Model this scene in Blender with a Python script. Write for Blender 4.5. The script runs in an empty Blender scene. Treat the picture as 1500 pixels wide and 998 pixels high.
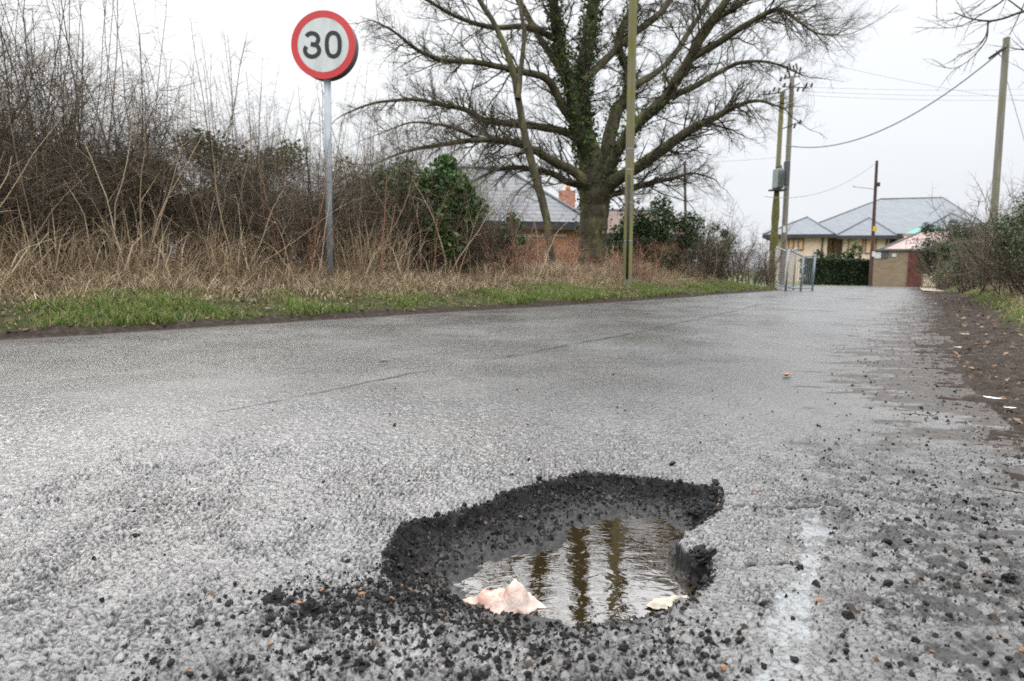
import bpy, math, random
import numpy as np
from mathutils import Matrix, Vector

random.seed(7)
RNG = np.random.default_rng(11)
scene = bpy.context.scene
C = scene.collection
R = math.radians

# ------------------------------------------------------------------ camera
FPX, CX, CY, CH = 1000.0, 750.0, 499.0, 0.5
PITCH = math.atan(108 / 1000.0)
ROLL = 0.0155
ROT = Matrix.Rotation(math.pi / 2 - PITCH, 3, 'X') @ Matrix.Rotation(ROLL, 3, 'Z')
cam_d = bpy.data.cameras.new('camera')
cam = bpy.data.objects.new('camera', cam_d)
C.objects.link(cam)
cam.matrix_world = Matrix.Translation((0, 0, CH)) @ ROT.to_4x4()
cam_d.sensor_width = 36.0
cam_d.lens = 24.0
cam_d.clip_start = 0.02
cam_d.clip_end = 5000
cam_d.dof.use_dof = True
cam_d.dof.focus_distance = 1.55
cam_d.dof.aperture_fstop = 6.3
scene.camera = cam

# ------------------------------------------------------------------ sky, sun, exposure
SUN_EL, SUN_AZ = 48, -35       # degrees; azimuth measured from +Y towards +X
world = bpy.data.worlds.new('World')
scene.world = world
world.use_nodes = True
wn, wl = world.node_tree.nodes, world.node_tree.links
wn.clear()
w_out = wn.new('ShaderNodeOutputWorld')
bg1 = wn.new('ShaderNodeBackground')
bg2 = wn.new('ShaderNodeBackground')
add = wn.new('ShaderNodeAddShader')
sky = wn.new('ShaderNodeTexSky')
sky.sky_type = 'NISHITA'
sky.sun_disc = False
sky.sun_elevation = R(SUN_EL)
sky.sun_rotation = R(SUN_AZ)
sky.air_density = 1.0
sky.dust_density = 6.0
bg1.inputs['Strength'].default_value = 0.012
wl.new(sky.outputs['Color'], bg1.inputs['Color'])
# the cloud deck: an even white overcast, brighter overhead than at the horizon
tc = wn.new('ShaderNodeTexCoord')
sep = wn.new('ShaderNodeSeparateXYZ')
wl.new(tc.outputs['Generated'], sep.inputs[0])
ramp = wn.new('ShaderNodeValToRGB')
e = ramp.color_ramp.elements
e[0].position = 0.0
e[0].color = (0.121, 0.126, 0.133, 1)
e[1].position = 1.0
e[1].color = (0.5, 0.5, 0.5, 1)
for p_, c_ in ((0.12, (0.125, 0.129, 0.134, 1)), (0.34, (0.142, 0.145, 0.148, 1)), (0.44, (0.44, 0.445, 0.45, 1)), (0.75, (0.48, 0.48, 0.49, 1))):
    k = e.new(p_)
    k.color = c_
wl.new(sep.outputs['Z'], ramp.inputs[0])
cn = wn.new('ShaderNodeTexNoise')
cn.inputs['Scale'].default_value = 1.6
cn.inputs['Detail'].default_value = 4
mp = wn.new('ShaderNodeMapping')
mp.inputs['Scale'].default_value = (1, 1, 3)
wl.new(tc.outputs['Generated'], mp.inputs[0])
wl.new(mp.outputs[0], cn.inputs['Vector'])
mr = wn.new('ShaderNodeMapRange')
mr.inputs['To Min'].default_value = 0.90
mr.inputs['To Max'].default_value = 1.10
wl.new(cn.outputs[0], mr.inputs[0])
mx = wn.new('ShaderNodeVectorMath')
mx.operation = 'SCALE'
wl.new(ramp.outputs[0], mx.inputs[0])
wl.new(mr.outputs[0], mx.inputs['Scale'])
wl.new(mx.outputs[0], bg2.inputs['Color'])
bg2.inputs['Strength'].default_value = 4.7
wl.new(bg1.outputs[0], add.inputs[0])
wl.new(bg2.outputs[0], add.inputs[1])
wl.new(add.outputs[0], w_out.inputs['Surface'])

sun_d = bpy.data.lights.new('sun', 'SUN')
sun_d.energy = 0.8
sun_d.angle = R(25)
sun_d.color = (1.0, 0.97, 0.93)
sun = bpy.data.objects.new('sun', sun_d)
C.objects.link(sun)
sdir = Vector((math.sin(R(SUN_AZ)) * math.cos(R(SUN_EL)), math.cos(R(SUN_AZ)) * math.cos(R(SUN_EL)), math.sin(R(SUN_EL))))
sun.rotation_euler = sdir.to_track_quat('Z', 'Y').to_euler()
sun.location = (0, 0, 30)

scene.view_settings.view_transform = 'Standard'
scene.view_settings.look = 'None'
scene.view_settings.exposure = 0.5
scene.view_settings.gamma = 1.0
scene.view_settings.use_curve_mapping = False
scene.render.engine = 'CYCLES'
scene.cycles.use_denoising = False
scene.cycles.max_bounces = 5
scene.cycles.diffuse_bounces = 3
scene.cycles.glossy_bounces = 3
scene.cycles.transmission_bounces = 3
scene.cycles.transparent_max_bounces = 6
scene.cycles.caustics_reflective = False
scene.cycles.caustics_refractive = False

# ------------------------------------------------------------------ survey helpers
def ray(px, py):
    return ROT @ Vector(((px - CX) / FPX, -(py - CY) / FPX, -1.0))

PHI = [0.0]     # heading of the frame a building is drawn up in, clockwise from +Y
def D(px, py, Y):
    """point seen in that direction at depth Y"""
    d = ray(px, py)
    if PHI[0]:
        c_, s_ = math.cos(PHI[0]), math.sin(PHI[0])
        d = Vector((d.x * c_ - d.y * s_, d.x * s_ + d.y * c_, d.z))
    t = Y / d.y
    return Vector((d.x * t, Y, CH + d.z * t))

def turn(root):
    """set a building drawn in the turned frame at its true heading"""
    Mz = Matrix.Rotation(-PHI[0], 3, 'Z')
    root.location = Mz @ root.location
    root.rotation_euler = (0, 0, -PHI[0])

def zg(y):
    return -0.007 * np.clip(np.asarray(y, float) - 14.0, 0, 46)

def G(px, py, z=0.0):
    d = ray(px, py)
    t = (z - CH) / d.z
    return Vector((d.x * t, d.y * t, z))

def GT(px, py):
    z = 0.0
    for _ in range(25):
        p = G(px, py, z)
        z = float(zg(p.y))
    return p

def smooth(a, b, x):
    t = np.clip((np.asarray(x, float) - a) / (np.asarray(b, float) - a), 0, 1)
    return t * t * (3 - 2 * t)

def hash2(ix, iy, seed=0):
    n = (ix.astype(np.int64) * 374761393 + iy.astype(np.int64) * 668265263 + seed * 974126177) & 0xffffffff
    n = ((n ^ (n >> 13)) * 1274126177) & 0xffffffff
    n = ((n ^ (n >> 16)) * 2246822519) & 0xffffffff
    n ^= n >> 15
    return (n & 0xffffff) / float(0xffffff)

def vnoise(x, y, seed=0):
    x = np.asarray(x, float); y = np.asarray(y, float)
    ix = np.floor(x); iy = np.floor(y)
    fx = x - ix; fy = y - iy
    fx = fx * fx * (3 - 2 * fx); fy = fy * fy * (3 - 2 * fy)
    a = hash2(ix, iy, seed); b = hash2(ix + 1, iy, seed)
    c = hash2(ix, iy + 1, seed); d = hash2(ix + 1, iy + 1, seed)
    return (a * (1 - fx) + b * fx) * (1 - fy) + (c * (1 - fx) + d * fx) * fy

def fbm(x, y, seed=0, oct_=4):
    s = 0; a = 0.5; t = 0
    for k in range(oct_):
        s = s + a * vnoise(x * 2 ** k, y * 2 ** k, seed + k * 17); t += a; a *= 0.55
    return s / t          # 0..1

def worley(x, y, c, seed=0):
    gx = x / c; gy = y / c
    ix = np.floor(gx); iy = np.floor(gy)
    F1 = np.full(x.shape, 9.0); F2 = np.full(x.shape, 9.0)
    idr = np.zeros(x.shape); DX = np.zeros(x.shape); DY = np.zeros(x.shape)
    for a in (-1, 0, 1):
        for b in (-1, 0, 1):
            jx = ix + a + 0.1 + 0.8 * hash2(ix + a, iy + b, seed)
            jy = iy + b + 0.1 + 0.8 * hash2(ix + a, iy + b, seed + 5)
            dx = gx - jx; dy = gy - jy
            d = np.sqrt(dx * dx + dy * dy)
            near = d < F1
            F2 = np.where(near, F1, np.minimum(F2, d))
            idr = np.where(near, hash2(ix + a, iy + b, seed + 9), idr)
            DX = np.where(near, dx, DX); DY = np.where(near, dy, DY)
            F1 = np.where(near, d, F1)
    return F1, F2, idr, DX, DY

def seg_dist(x, y, P):
    """distance to an open polyline"""
    best = np.full(np.shape(x), 1e9)
    for (ax, ay), (bx, by) in zip(P[:-1], P[1:]):
        vx, vy = bx - ax, by - ay
        t = np.clip(((x - ax) * vx + (y - ay) * vy) / (vx * vx + vy * vy + 1e-12), 0, 1)
        best = np.minimum(best, np.hypot(x - ax - t * vx, y - ay - t * vy))
    return best

def inside(x, y, P):
    r = np.zeros(np.shape(x), bool)
    n = len(P)
    for i in range(n):
        ax, ay = P[i]; bx, by = P[(i + 1) % n]
        if ay == by: continue
        c = ((ay > y) != (by > y)) & (x < (bx - ax) * (y - ay) / (by - ay) + ax)
        r ^= c
    return r

def sdist(x, y, P):
    """positive inside"""
    d = seg_dist(x, y, list(P) + [P[0]])
    return np.where(inside(x, y, P), d, -d)

# ------------------------------------------------------------------ object helpers
def tag(o, label=None, cat=None, group=None, kind=None):
    if label: o['label'] = label
    if cat: o['category'] = cat
    if group: o['group'] = group
    if kind: o['kind'] = kind
    return o

def empty(name, loc, label=None, cat=None, group=None, kind=None):
    o = bpy.data.objects.new(name, None)
    C.objects.link(o)
    o.location = loc
    return tag(o, label, cat, group, kind)

def root_loc(p):
    v = Vector((0, 0, 0))
    while p is not None:
        v += p.location
        p = p.parent
    return v

def mesh_np(name, V, F, mat, parent=None, attrs=None, smooth_=False, loc=None):
    """V (n,3); F (m,k) equal-sided faces or list of such arrays"""
    V = np.asarray(V, np.float32).reshape(-1, 3)
    if parent is not None:
        off = root_loc(parent)
        V = V - np.array(off, np.float32)
    if loc is not None:
        V = V - np.array(loc, np.float32)
    Fs = F if isinstance(F, list) else [F]
    Fs = [np.asarray(f, np.int32) for f in Fs if len(f)]
    me = bpy.data.meshes.new(name)
    me.vertices.add(len(V))
    me.vertices.foreach_set('co', V.ravel())
    nl = sum(f.size for f in Fs); nf = sum(len(f) for f in Fs)
    me.loops.add(nl)
    me.loops.foreach_set('vertex_index', np.concatenate([f.ravel() for f in Fs]))
    me.polygons.add(nf)
    tot = np.concatenate([np.full(len(f), f.shape[1], np.int32) for f in Fs])
    st = np.concatenate([[0], np.cumsum(tot)[:-1]]).astype(np.int32)
    me.polygons.foreach_set('loop_start', st)
    me.polygons.foreach_set('loop_total', tot)
    me.polygons.foreach_set('use_smooth', np.full(nf, smooth_, bool))
    me.update(calc_edges=True)
    for k, a in (attrs or {}).items():
        at = me.attributes.new(k, 'FLOAT', 'POINT')
        at.data.foreach_set('value', np.asarray(a, np.float32).ravel())
    me.materials.append(mat)
    o = bpy.data.objects.new(name, me)
    C.objects.link(o)
    if parent is not None: o.parent = parent
    if loc is not None: o.location = loc
    return o

class MB:
    def __init__(s): s.v = []; s.f = []
    def box(s, c, size, rz=0.0, M=None):
        sx, sy, sz = [q / 2 for q in size]
        n = len(s.v)
        Rm = M if M is not None else Matrix.Rotation(rz, 3, 'Z')
        for x, y, z in ((-1,-1,-1),(1,-1,-1),(1,1,-1),(-1,1,-1),(-1,-1,1),(1,-1,1),(1,1,1),(-1,1,1)):
            s.v.append(Vector(c) + Rm @ Vector((x * sx, y * sy, z * sz)))
        for f in ((0,3,2,1),(4,5,6,7),(0,1,5,4),(1,2,6,5),(2,3,7,6),(3,0,4,7)):
            s.f.append([n + k for k in f])
        return s
    def tube(s, p0, p1, r0, r1=None, n=10, caps=True):
        r1 = r0 if r1 is None else r1
        p0, p1 = Vector(p0), Vector(p1)
        d = (p1 - p0).normalized()
        a = d.orthogonal().normalized(); b = d.cross(a)
        k = len(s.v)
        for p, r in ((p0, r0), (p1, r1)):
            for i in range(n):
                t = 2 * math.pi * i / n
                s.v.append(p + a * (r * math.cos(t)) + b * (r * math.sin(t)))
        for i in range(n):
            j = (i + 1) % n
            s.f.append([k + i, k + j, k + n + j, k + n + i])
        if caps:
            s.f.append([k + i for i in range(n)][::-1]); s.f.append([k + n + i for i in range(n)])
        return s
    def poly(s, pts):
        n = len(s.v)
        s.v += [Vector(p) for p in pts]
        s.f.append(list(range(n, n + len(pts))))
        return s
    def slab(s, pts, th):
        """thick sheet: polygon pts, thickened along its normal downwards"""
        pts = [Vector(p) for p in pts]
        nr = (pts[1] - pts[0]).cross(pts[2] - pts[0]).normalized()
        if nr.z < 0: nr = -nr
        n = len(s.v); m = len(pts)
        s.v += pts + [p - nr * th for p in pts]
        s.f.append(list(range(n, n + m))); s.f.append(list(range(n + m, n + 2 * m))[::-1])
        for i in range(m):
            j = (i + 1) % m
            s.f.append([n + j, n + i, n + m + i, n + m + j])
        return s
    def build(s, name, mat, parent=None, smooth_=False, loc=None, bevel=0):
        off = root_loc(parent) if parent is not None else (Vector(loc) if loc is not None else Vector((0, 0, 0)))
        me = bpy.data.meshes.new(name)
        me.from_pydata([tuple(v - off) for v in s.v], [], s.f)
        if smooth_:
            me.polygons.foreach_set('use_smooth', [True] * len(me.polygons))
        me.materials.append(mat)
        o = bpy.data.objects.new(name, me)
        C.objects.link(o)
        if parent is not None: o.parent = parent
        elif loc is not None: o.location = loc
        if bevel:
            m = o.modifiers.new('bevel', 'BEVEL'); m.width = bevel; m.segments = 2; m.limit_method = 'ANGLE'
        return o

class Tubes:
    """many tapered twigs gathered in one mesh"""
    def __init__(s): s.V = []; s.F = []; s.n = 0; s.A = []
    def add(s, pts, rad, sides=3, rnd=None):
        P = np.asarray([tuple(p) for p in pts], float); r = np.asarray(rad, float)
        m = len(P)
        T = np.gradient(P, axis=0)
        T /= (np.linalg.norm(T, axis=1, keepdims=True) + 1e-9)
        ref = np.array([0.31, 0.22, 0.92]) if abs(T[0, 2]) < 0.8 else np.array([0.95, 0.2, 0.1])
        a = np.cross(T, ref); a /= (np.linalg.norm(a, axis=1, keepdims=True) + 1e-9)
        b = np.cross(T, a)
        th = np.arange(sides) * 2 * np.pi / sides
        V = P[:, None, :] + r[:, None, None] * (np.cos(th)[None, :, None] * a[:, None, :] + np.sin(th)[None, :, None] * b[:, None, :])
        s.V.append(V.reshape(-1, 3))
        i = np.arange(m - 1)[:, None] * sides; j = np.arange(sides)[None, :]; j2 = (j + 1) % sides
        s.F.append(s.n + np.stack([i + j, i + j2, i + sides + j2, i + sides + j], -1).reshape(-1, 4))
        s.A.append(np.full(m * sides, random.random() if rnd is None else rnd))
        s.n += m * sides
    def build(s, name, mat, parent=None, loc=None, smooth_=True):
        return mesh_np(name, np.concatenate(s.V), np.concatenate(s.F), mat, parent, {'rnd': np.concatenate(s.A)}, smooth_, loc)

def blades(name, base, h, w, lean, mat, parent=None, droop=0.3, az=None):
    """grass blades / stalks, two segments each; base (n,3), h, w (n,), lean (n,)"""
    n = len(base)
    az = RNG.uniform(0, 2 * np.pi, n) if az is None else az
    fa = RNG.uniform(0, 2 * np.pi, n)
    dirx = np.cos(az); diry = np.sin(az)
    sx = np.cos(fa) * w / 2; sy = np.sin(fa) * w / 2
    V = np.zeros((n, 5, 3))
    V[:, 0] = base; V[:, 1] = base
    V[:, 0, 0] -= sx; V[:, 0, 1] -= sy; V[:, 1, 0] += sx; V[:, 1, 1] += sy
    mid = base + np.stack([dirx * lean * h * 0.4, diry * lean * h * 0.4, h * 0.55], 1)
    V[:, 2] = mid; V[:, 3] = mid
    V[:, 2, 0] += sx * .8; V[:, 2, 1] += sy * .8; V[:, 3, 0] -= sx * .8; V[:, 3, 1] -= sy * .8
    tip = base + np.stack([dirx * lean * h * 1.1, diry * lean * h * 1.1, h * (1 - droop * lean)], 1)
    V[:, 4] = tip
    i = np.arange(n) * 5
    Q = np.stack([i, i + 1, i + 2, i + 3], 1); Tt = np.stack([i + 3, i + 2, i + 4], 1)
    rnd = np.repeat(RNG.random(n), 5)
    return mesh_np(name, V.reshape(-1, 3), [Q, Tt], mat, parent, {'rnd': rnd})

def leaves(name, pos, size, mat, parent=None, up=0.3, aspect=0.6):
    n = len(pos)
    nrm = RNG.normal(size=(n, 3)); nrm[:, 2] = np.abs(nrm[:, 2]) + up
    nrm /= np.linalg.norm(nrm, axis=1, keepdims=True)
    a = np.cross(nrm, RNG.normal(size=(n, 3))); a /= np.linalg.norm(a, axis=1, keepdims=True)
    b = np.cross(nrm, a)
    L = size[:, None] / 2; W = L * aspect
    V = np.stack([pos - a * L, pos + b * W + nrm * L * .15 - a * L * .1, pos + a * L * 1.05 - nrm * L * .15, pos - b * W + nrm * L * .15 - a * L * .1], 1)
    i = np.arange(n) * 4
    F = np.concatenate([np.stack([i, i + 1, i + 2], 1), np.stack([i, i + 2, i + 3], 1)])
    return mesh_np(name, V.reshape(-1, 3), F, mat, parent, {'rnd': np.repeat(RNG.random(n), 4)})

# ------------------------------------------------------------------ materials
def nodes(name):
    m = bpy.data.materials.new(name)
    m.use_nodes = True
    nt = m.node_tree
    b = nt.nodes['Principled BSDF']
    return m, nt, nt.nodes, nt.links, b

def ramp_node(nt, stops):
    r = nt.nodes.new('ShaderNodeValToRGB')
    el = r.color_ramp.elements
    el[0].position, el[0].color = stops[0][0], (*stops[0][1], 1)
    el[1].position, el[1].color = stops[-1][0], (*stops[-1][1], 1)
    for p, c in stops[1:-1]:
        q = el.new(p); q.color = (*c, 1)
    return r

def noise_mat(name, c1, c2, scale=8, rough=0.7, bump=0.3, bscale=None, c3=None, stretch=(1, 1, 1), spec=0.4, metal=0, bdist=0.01):
    m, nt, N, L, b = nodes(name)
    t = N.new('ShaderNodeTexCoord'); mp_ = N.new('ShaderNodeMapping'); mp_.inputs['Scale'].default_value = stretch
    L.new(t.outputs['Object'], mp_.inputs[0])
    n = N.new('ShaderNodeTexNoise'); n.inputs['Scale'].default_value = scale; n.inputs['Detail'].default_value = 6
    n.inputs['Roughness'].default_value = 0.65
    L.new(mp_.outputs[0], n.inputs['Vector'])
    st = [(0.32, c1), (0.68, c2)] if c3 is None else [(0.3, c1), (0.52, c2), (0.7, c3)]
    r = ramp_node(nt, st)
    L.new(n.outputs[0], r.inputs[0]); L.new(r.outputs[0], b.inputs['Base Color'])
    b.inputs['Roughness'].default_value = rough
    b.inputs['Metallic'].default_value = metal
    b.inputs['Specular IOR Level'].default_value = spec
    if bump:
        n2 = N.new('ShaderNodeTexNoise'); n2.inputs['Scale'].default_value = bscale or scale * 5; n2.inputs['Detail'].default_value = 5
        L.new(mp_.outputs[0], n2.inputs['Vector'])
        bp = N.new('ShaderNodeBump'); bp.inputs['Strength'].default_value = bump; bp.inputs['Distance'].default_value = bdist
        L.new(n2.outputs[0], bp.inputs['Height']); L.new(bp.outputs[0], b.inputs['Normal'])
    return m

def veg_mat(name, stops, rough=0.6, transl=0.25, spec=0.3):
    m, nt, N, L, b = nodes(name)
    a = N.new('ShaderNodeAttribute'); a.attribute_name = 'rnd'
    r = ramp_node(nt, stops)
    L.new(a.outputs['Fac'], r.inputs[0]); L.new(r.outputs[0], b.inputs['Base Color'])
    b.inputs['Roughness'].default_value = rough
    b.inputs['Specular IOR Level'].default_value = spec
    if transl:
        tr = N.new('ShaderNodeBsdfTranslucent'); L.new(r.outputs[0], tr.inputs['Color'])
        mix = N.new('ShaderNodeMixShader'); mix.inputs[0].default_value = transl
        L.new(b.outputs[0], mix.inputs[1]); L.new(tr.outputs[0], mix.inputs[2])
        L.new(mix.outputs[0], N['Material Output'].inputs['Surface'])
    return m

def brick_mat(name, c1, c2, mortar, scale=1.0, rot=True):
    m, nt, N, L, b = nodes(name)
    t = N.new('ShaderNodeTexCoord'); sp = N.new('ShaderNodeSeparateXYZ'); cb = N.new('ShaderNodeCombineXYZ')
    L.new(t.outputs['Object'], sp.inputs[0])
    ad = N.new('ShaderNodeMath'); ad.operation = 'ADD'
    L.new(sp.outputs['X'], ad.inputs[0]); L.new(sp.outputs['Y'], ad.inputs[1])
    L.new(ad.outputs[0], cb.inputs['X']); L.new(sp.outputs['Z'], cb.inputs['Y'])
    br = N.new('ShaderNodeTexBrick')
    br.inputs['Color1'].default_value = (*c1, 1); br.inputs['Color2'].default_value = (*c2, 1); br.inputs['Mortar'].default_value = (*mortar, 1)
    br.inputs['Scale'].default_value = scale; br.inputs['Brick Width'].default_value = 0.225; br.inputs['Row Height'].default_value = 0.075
    br.inputs['Mortar Size'].default_value = 0.008
    L.new(cb.outputs[0], br.inputs['Vector'])
    n = N.new('ShaderNodeTexNoise'); n.inputs['Scale'].default_value = 2.5; n.inputs['Detail'].default_value = 5
    L.new(t.outputs['Object'], n.inputs['Vector'])
    hs = N.new('ShaderNodeHueSaturation'); mr_ = N.new('ShaderNodeMapRange'); mr_.inputs['To Min'].default_value = 0.7; mr_.inputs['To Max'].default_value = 1.3
    L.new(n.outputs[0], mr_.inputs[0]); L.new(mr_.outputs[0], hs.inputs['Value']); L.new(br.outputs['Color'], hs.inputs['Color'])
    L.new(hs.outputs[0], b.inputs['Base Color'])
    b.inputs['Roughness'].default_value = 0.85
    return m

M = {}
M['bark'] = noise_mat('oak_bark', (.026, .021, .015), (.070, .060, .036), 5, .9, 1.0, 26, (.15, .15, .045), (1, 1, .35), bdist=.03)
M['twig'] = veg_mat('twig_bark', [(0, (.026, .022, .016)), (.6, (.06, .05, .034)), (1, (.11, .10, .045))], .8, 0)
M['thorn'] = veg_mat('thorn_bark', [(0, (.024, .019, .014)), (.5, (.078, .060, .042)), (.8, (.15, .12, .082)), (1, (.27, .22, .155))], .8, 0)
M['bramble'] = veg_mat('bramble_stem', [(0, (.14, .06, .04)), (.5, (.26, .13, .085)), (1, (.36, .22, .15))], .7, 0)
M['ivy'] = veg_mat('ivy_leaf', [(0, (.018, .035, .012)), (.55, (.045, .080, .022)), (1, (.12, .16, .045))], .42, .15, .5)
M['laurel'] = veg_mat('evergreen_leaf', [(0, (.015, .035, .012)), (.5, (.035, .08, .024)), (.85, (.07, .14, .035)), (1, (.13, .19, .05))], .38, .15, .5)
M['tree_ivy'] = veg_mat('tree_ivy_leaf', [(0, (.022, .045, .012)), (.55, (.055, .10, .022)), (1, (.13, .18, .04))], .5, .15, .3)
M['bright_leaf'] = veg_mat('glossy_green_leaf', [(0, (.02, .045, .014)), (.45, (.05, .11, .03)), (.85, (.11, .20, .05)), (1, (.18, .26, .07))], .35, .2, .5)
M['conifer'] = veg_mat('conifer_leaf', [(0, (.015, .03, .015)), (.6, (.03, .055, .026)), (1, (.06, .085, .035))], .6, .1, .3)
M['grass'] = veg_mat('green_grass', [(0, (.045, .08, .018)), (.45, (.10, .17, .03)), (.7, (.19, .25, .06)), (1, (.42, .34, .20))], .55, .35)
M['straw'] = veg_mat('dead_grass', [(0, (.09, .062, .038)), (.5, (.31, .23, .145)), (.85, (.56, .45, .30)), (1, (.80, .69, .50))], .75, .3)
M['stalk'] = veg_mat('dead_stalk', [(0, (.16, .11, .075)), (.5, (.38, .28, .19)), (1, (.62, .51, .37))], .8, .1)
M['litter_leaf'] = veg_mat('fallen_leaf', [(0, (.07, .045, .03)), (.6, (.17, .10, .055)), (1, (.30, .20, .12))], .7, .1)

# ------------------------------------------------------------------ road layout
LE = [GT(*p) for p in ((0, 498), (250, 483), (480, 468), (700, 455), (900, 443), (1000, 436), (1100, 428.5), (1145, 425))]
LE = [(p.x, p.y) for p in LE]
d0 = np.array(LE[1]) - np.array(LE[0]); d0 /= np.linalg.norm(d0)
LE = [tuple(np.array(LE[0]) - d0 * 14)] + LE
RE = [(1.22, 1.2), (1.5, 1.9), (2.1, 3.14), (4.6, 7.25), (7.4, 11.8), (10.3, 16.7)]
pr = GT(1350, 421.5)
RE = [(-3.2, -5.6), (0.9, 0.2)] + RE + [(pr.x, pr.y)]
fr = GT(1340, 420.5); fl = GT(1195, 418.5); fl2 = GT(1130, 418)
ROADPOLY = LE + [(LE[-1][0] - 1.0, LE[-1][1] + 2.5), (LE[-1][0] - 8, LE[-1][1] + 6.5), (LE[-1][0] - 9, LE[-1][1] + 11)] + [(fl2.x, fl2.y), (fl.x, fl.y), (fr.x, fr.y)] + RE[::-1]

WL = 0.042
px_out = [(566, 805), (588, 766), (640, 757), (680, 745), (715, 738), (735, 723), (800, 706), (858, 692), (930, 699), (1000, 707), (1060, 716), (1060, 742),
          (1035, 764), (1003, 778), (1006, 802), (1030, 815), (1050, 832), (1042, 856), (1024, 872), (1012, 895), (965, 928), (860, 946), (760, 948), (690, 938), (640, 915), (590, 882), (560, 845)]
PO = [tuple(G(x, y, 0)[:2]) for x, y in px_out]
px_wat = [(655, 852), (700, 826), (735, 808), (800, 802), (822, 778), (860, 760), (920, 755), (975, 760), (1010, 778), (1000, 800), (1003, 830), (1010, 860),
          (1004, 884), (960, 905), (900, 916), (840, 921), (790, 915), (740, 907), (690, 895), (662, 875)]
PW = [tuple(G(x, y, -WL)[:2]) for x, y in px_wat]
px_deb = [(330, 900), (430, 872), (560, 842), (680, 890), (760, 930), (1000, 915), (1090, 1010), (1100, 1100), (100, 1100), (200, 985)]
PD = [tuple(G(x, y, 0)[:2]) for x, y in px_deb]
px_paint = [[(1175, 742), (1232, 742), (1212, 800), (1200, 835), (1172, 838), (1178, 790)], [(1166, 838), (1199, 836), (1190, 868), (1150, 868)], [(1135, 868), (1188, 866), (1186, 930), (1178, 1030), (1112, 1030), (1124, 930)]]
PP = [[tuple(G(x, y, 0)[:2]) for x, y in q] for q in px_paint]
def gl(pts): return [tuple(GT(x, y)[:2]) for x, y in pts]
SEAM = gl([(330, 602), (470, 574), (600, 547), (760, 519), (920, 489), (1010, 469), (1075, 455), (1115, 446)])
CRK1 = gl([(1060, 739), (1100, 741), (1150, 743), (1196, 741)])
CRK1b = gl([(1062, 722), (1110, 722), (1165, 730), (1198, 735)])
CRK2 = gl([(1055, 830), (1110, 828), (1150, 826), (1186, 832)])
CRK3 = gl([(0, 565), (80, 556), (200, 545), (260, 539)])

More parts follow.
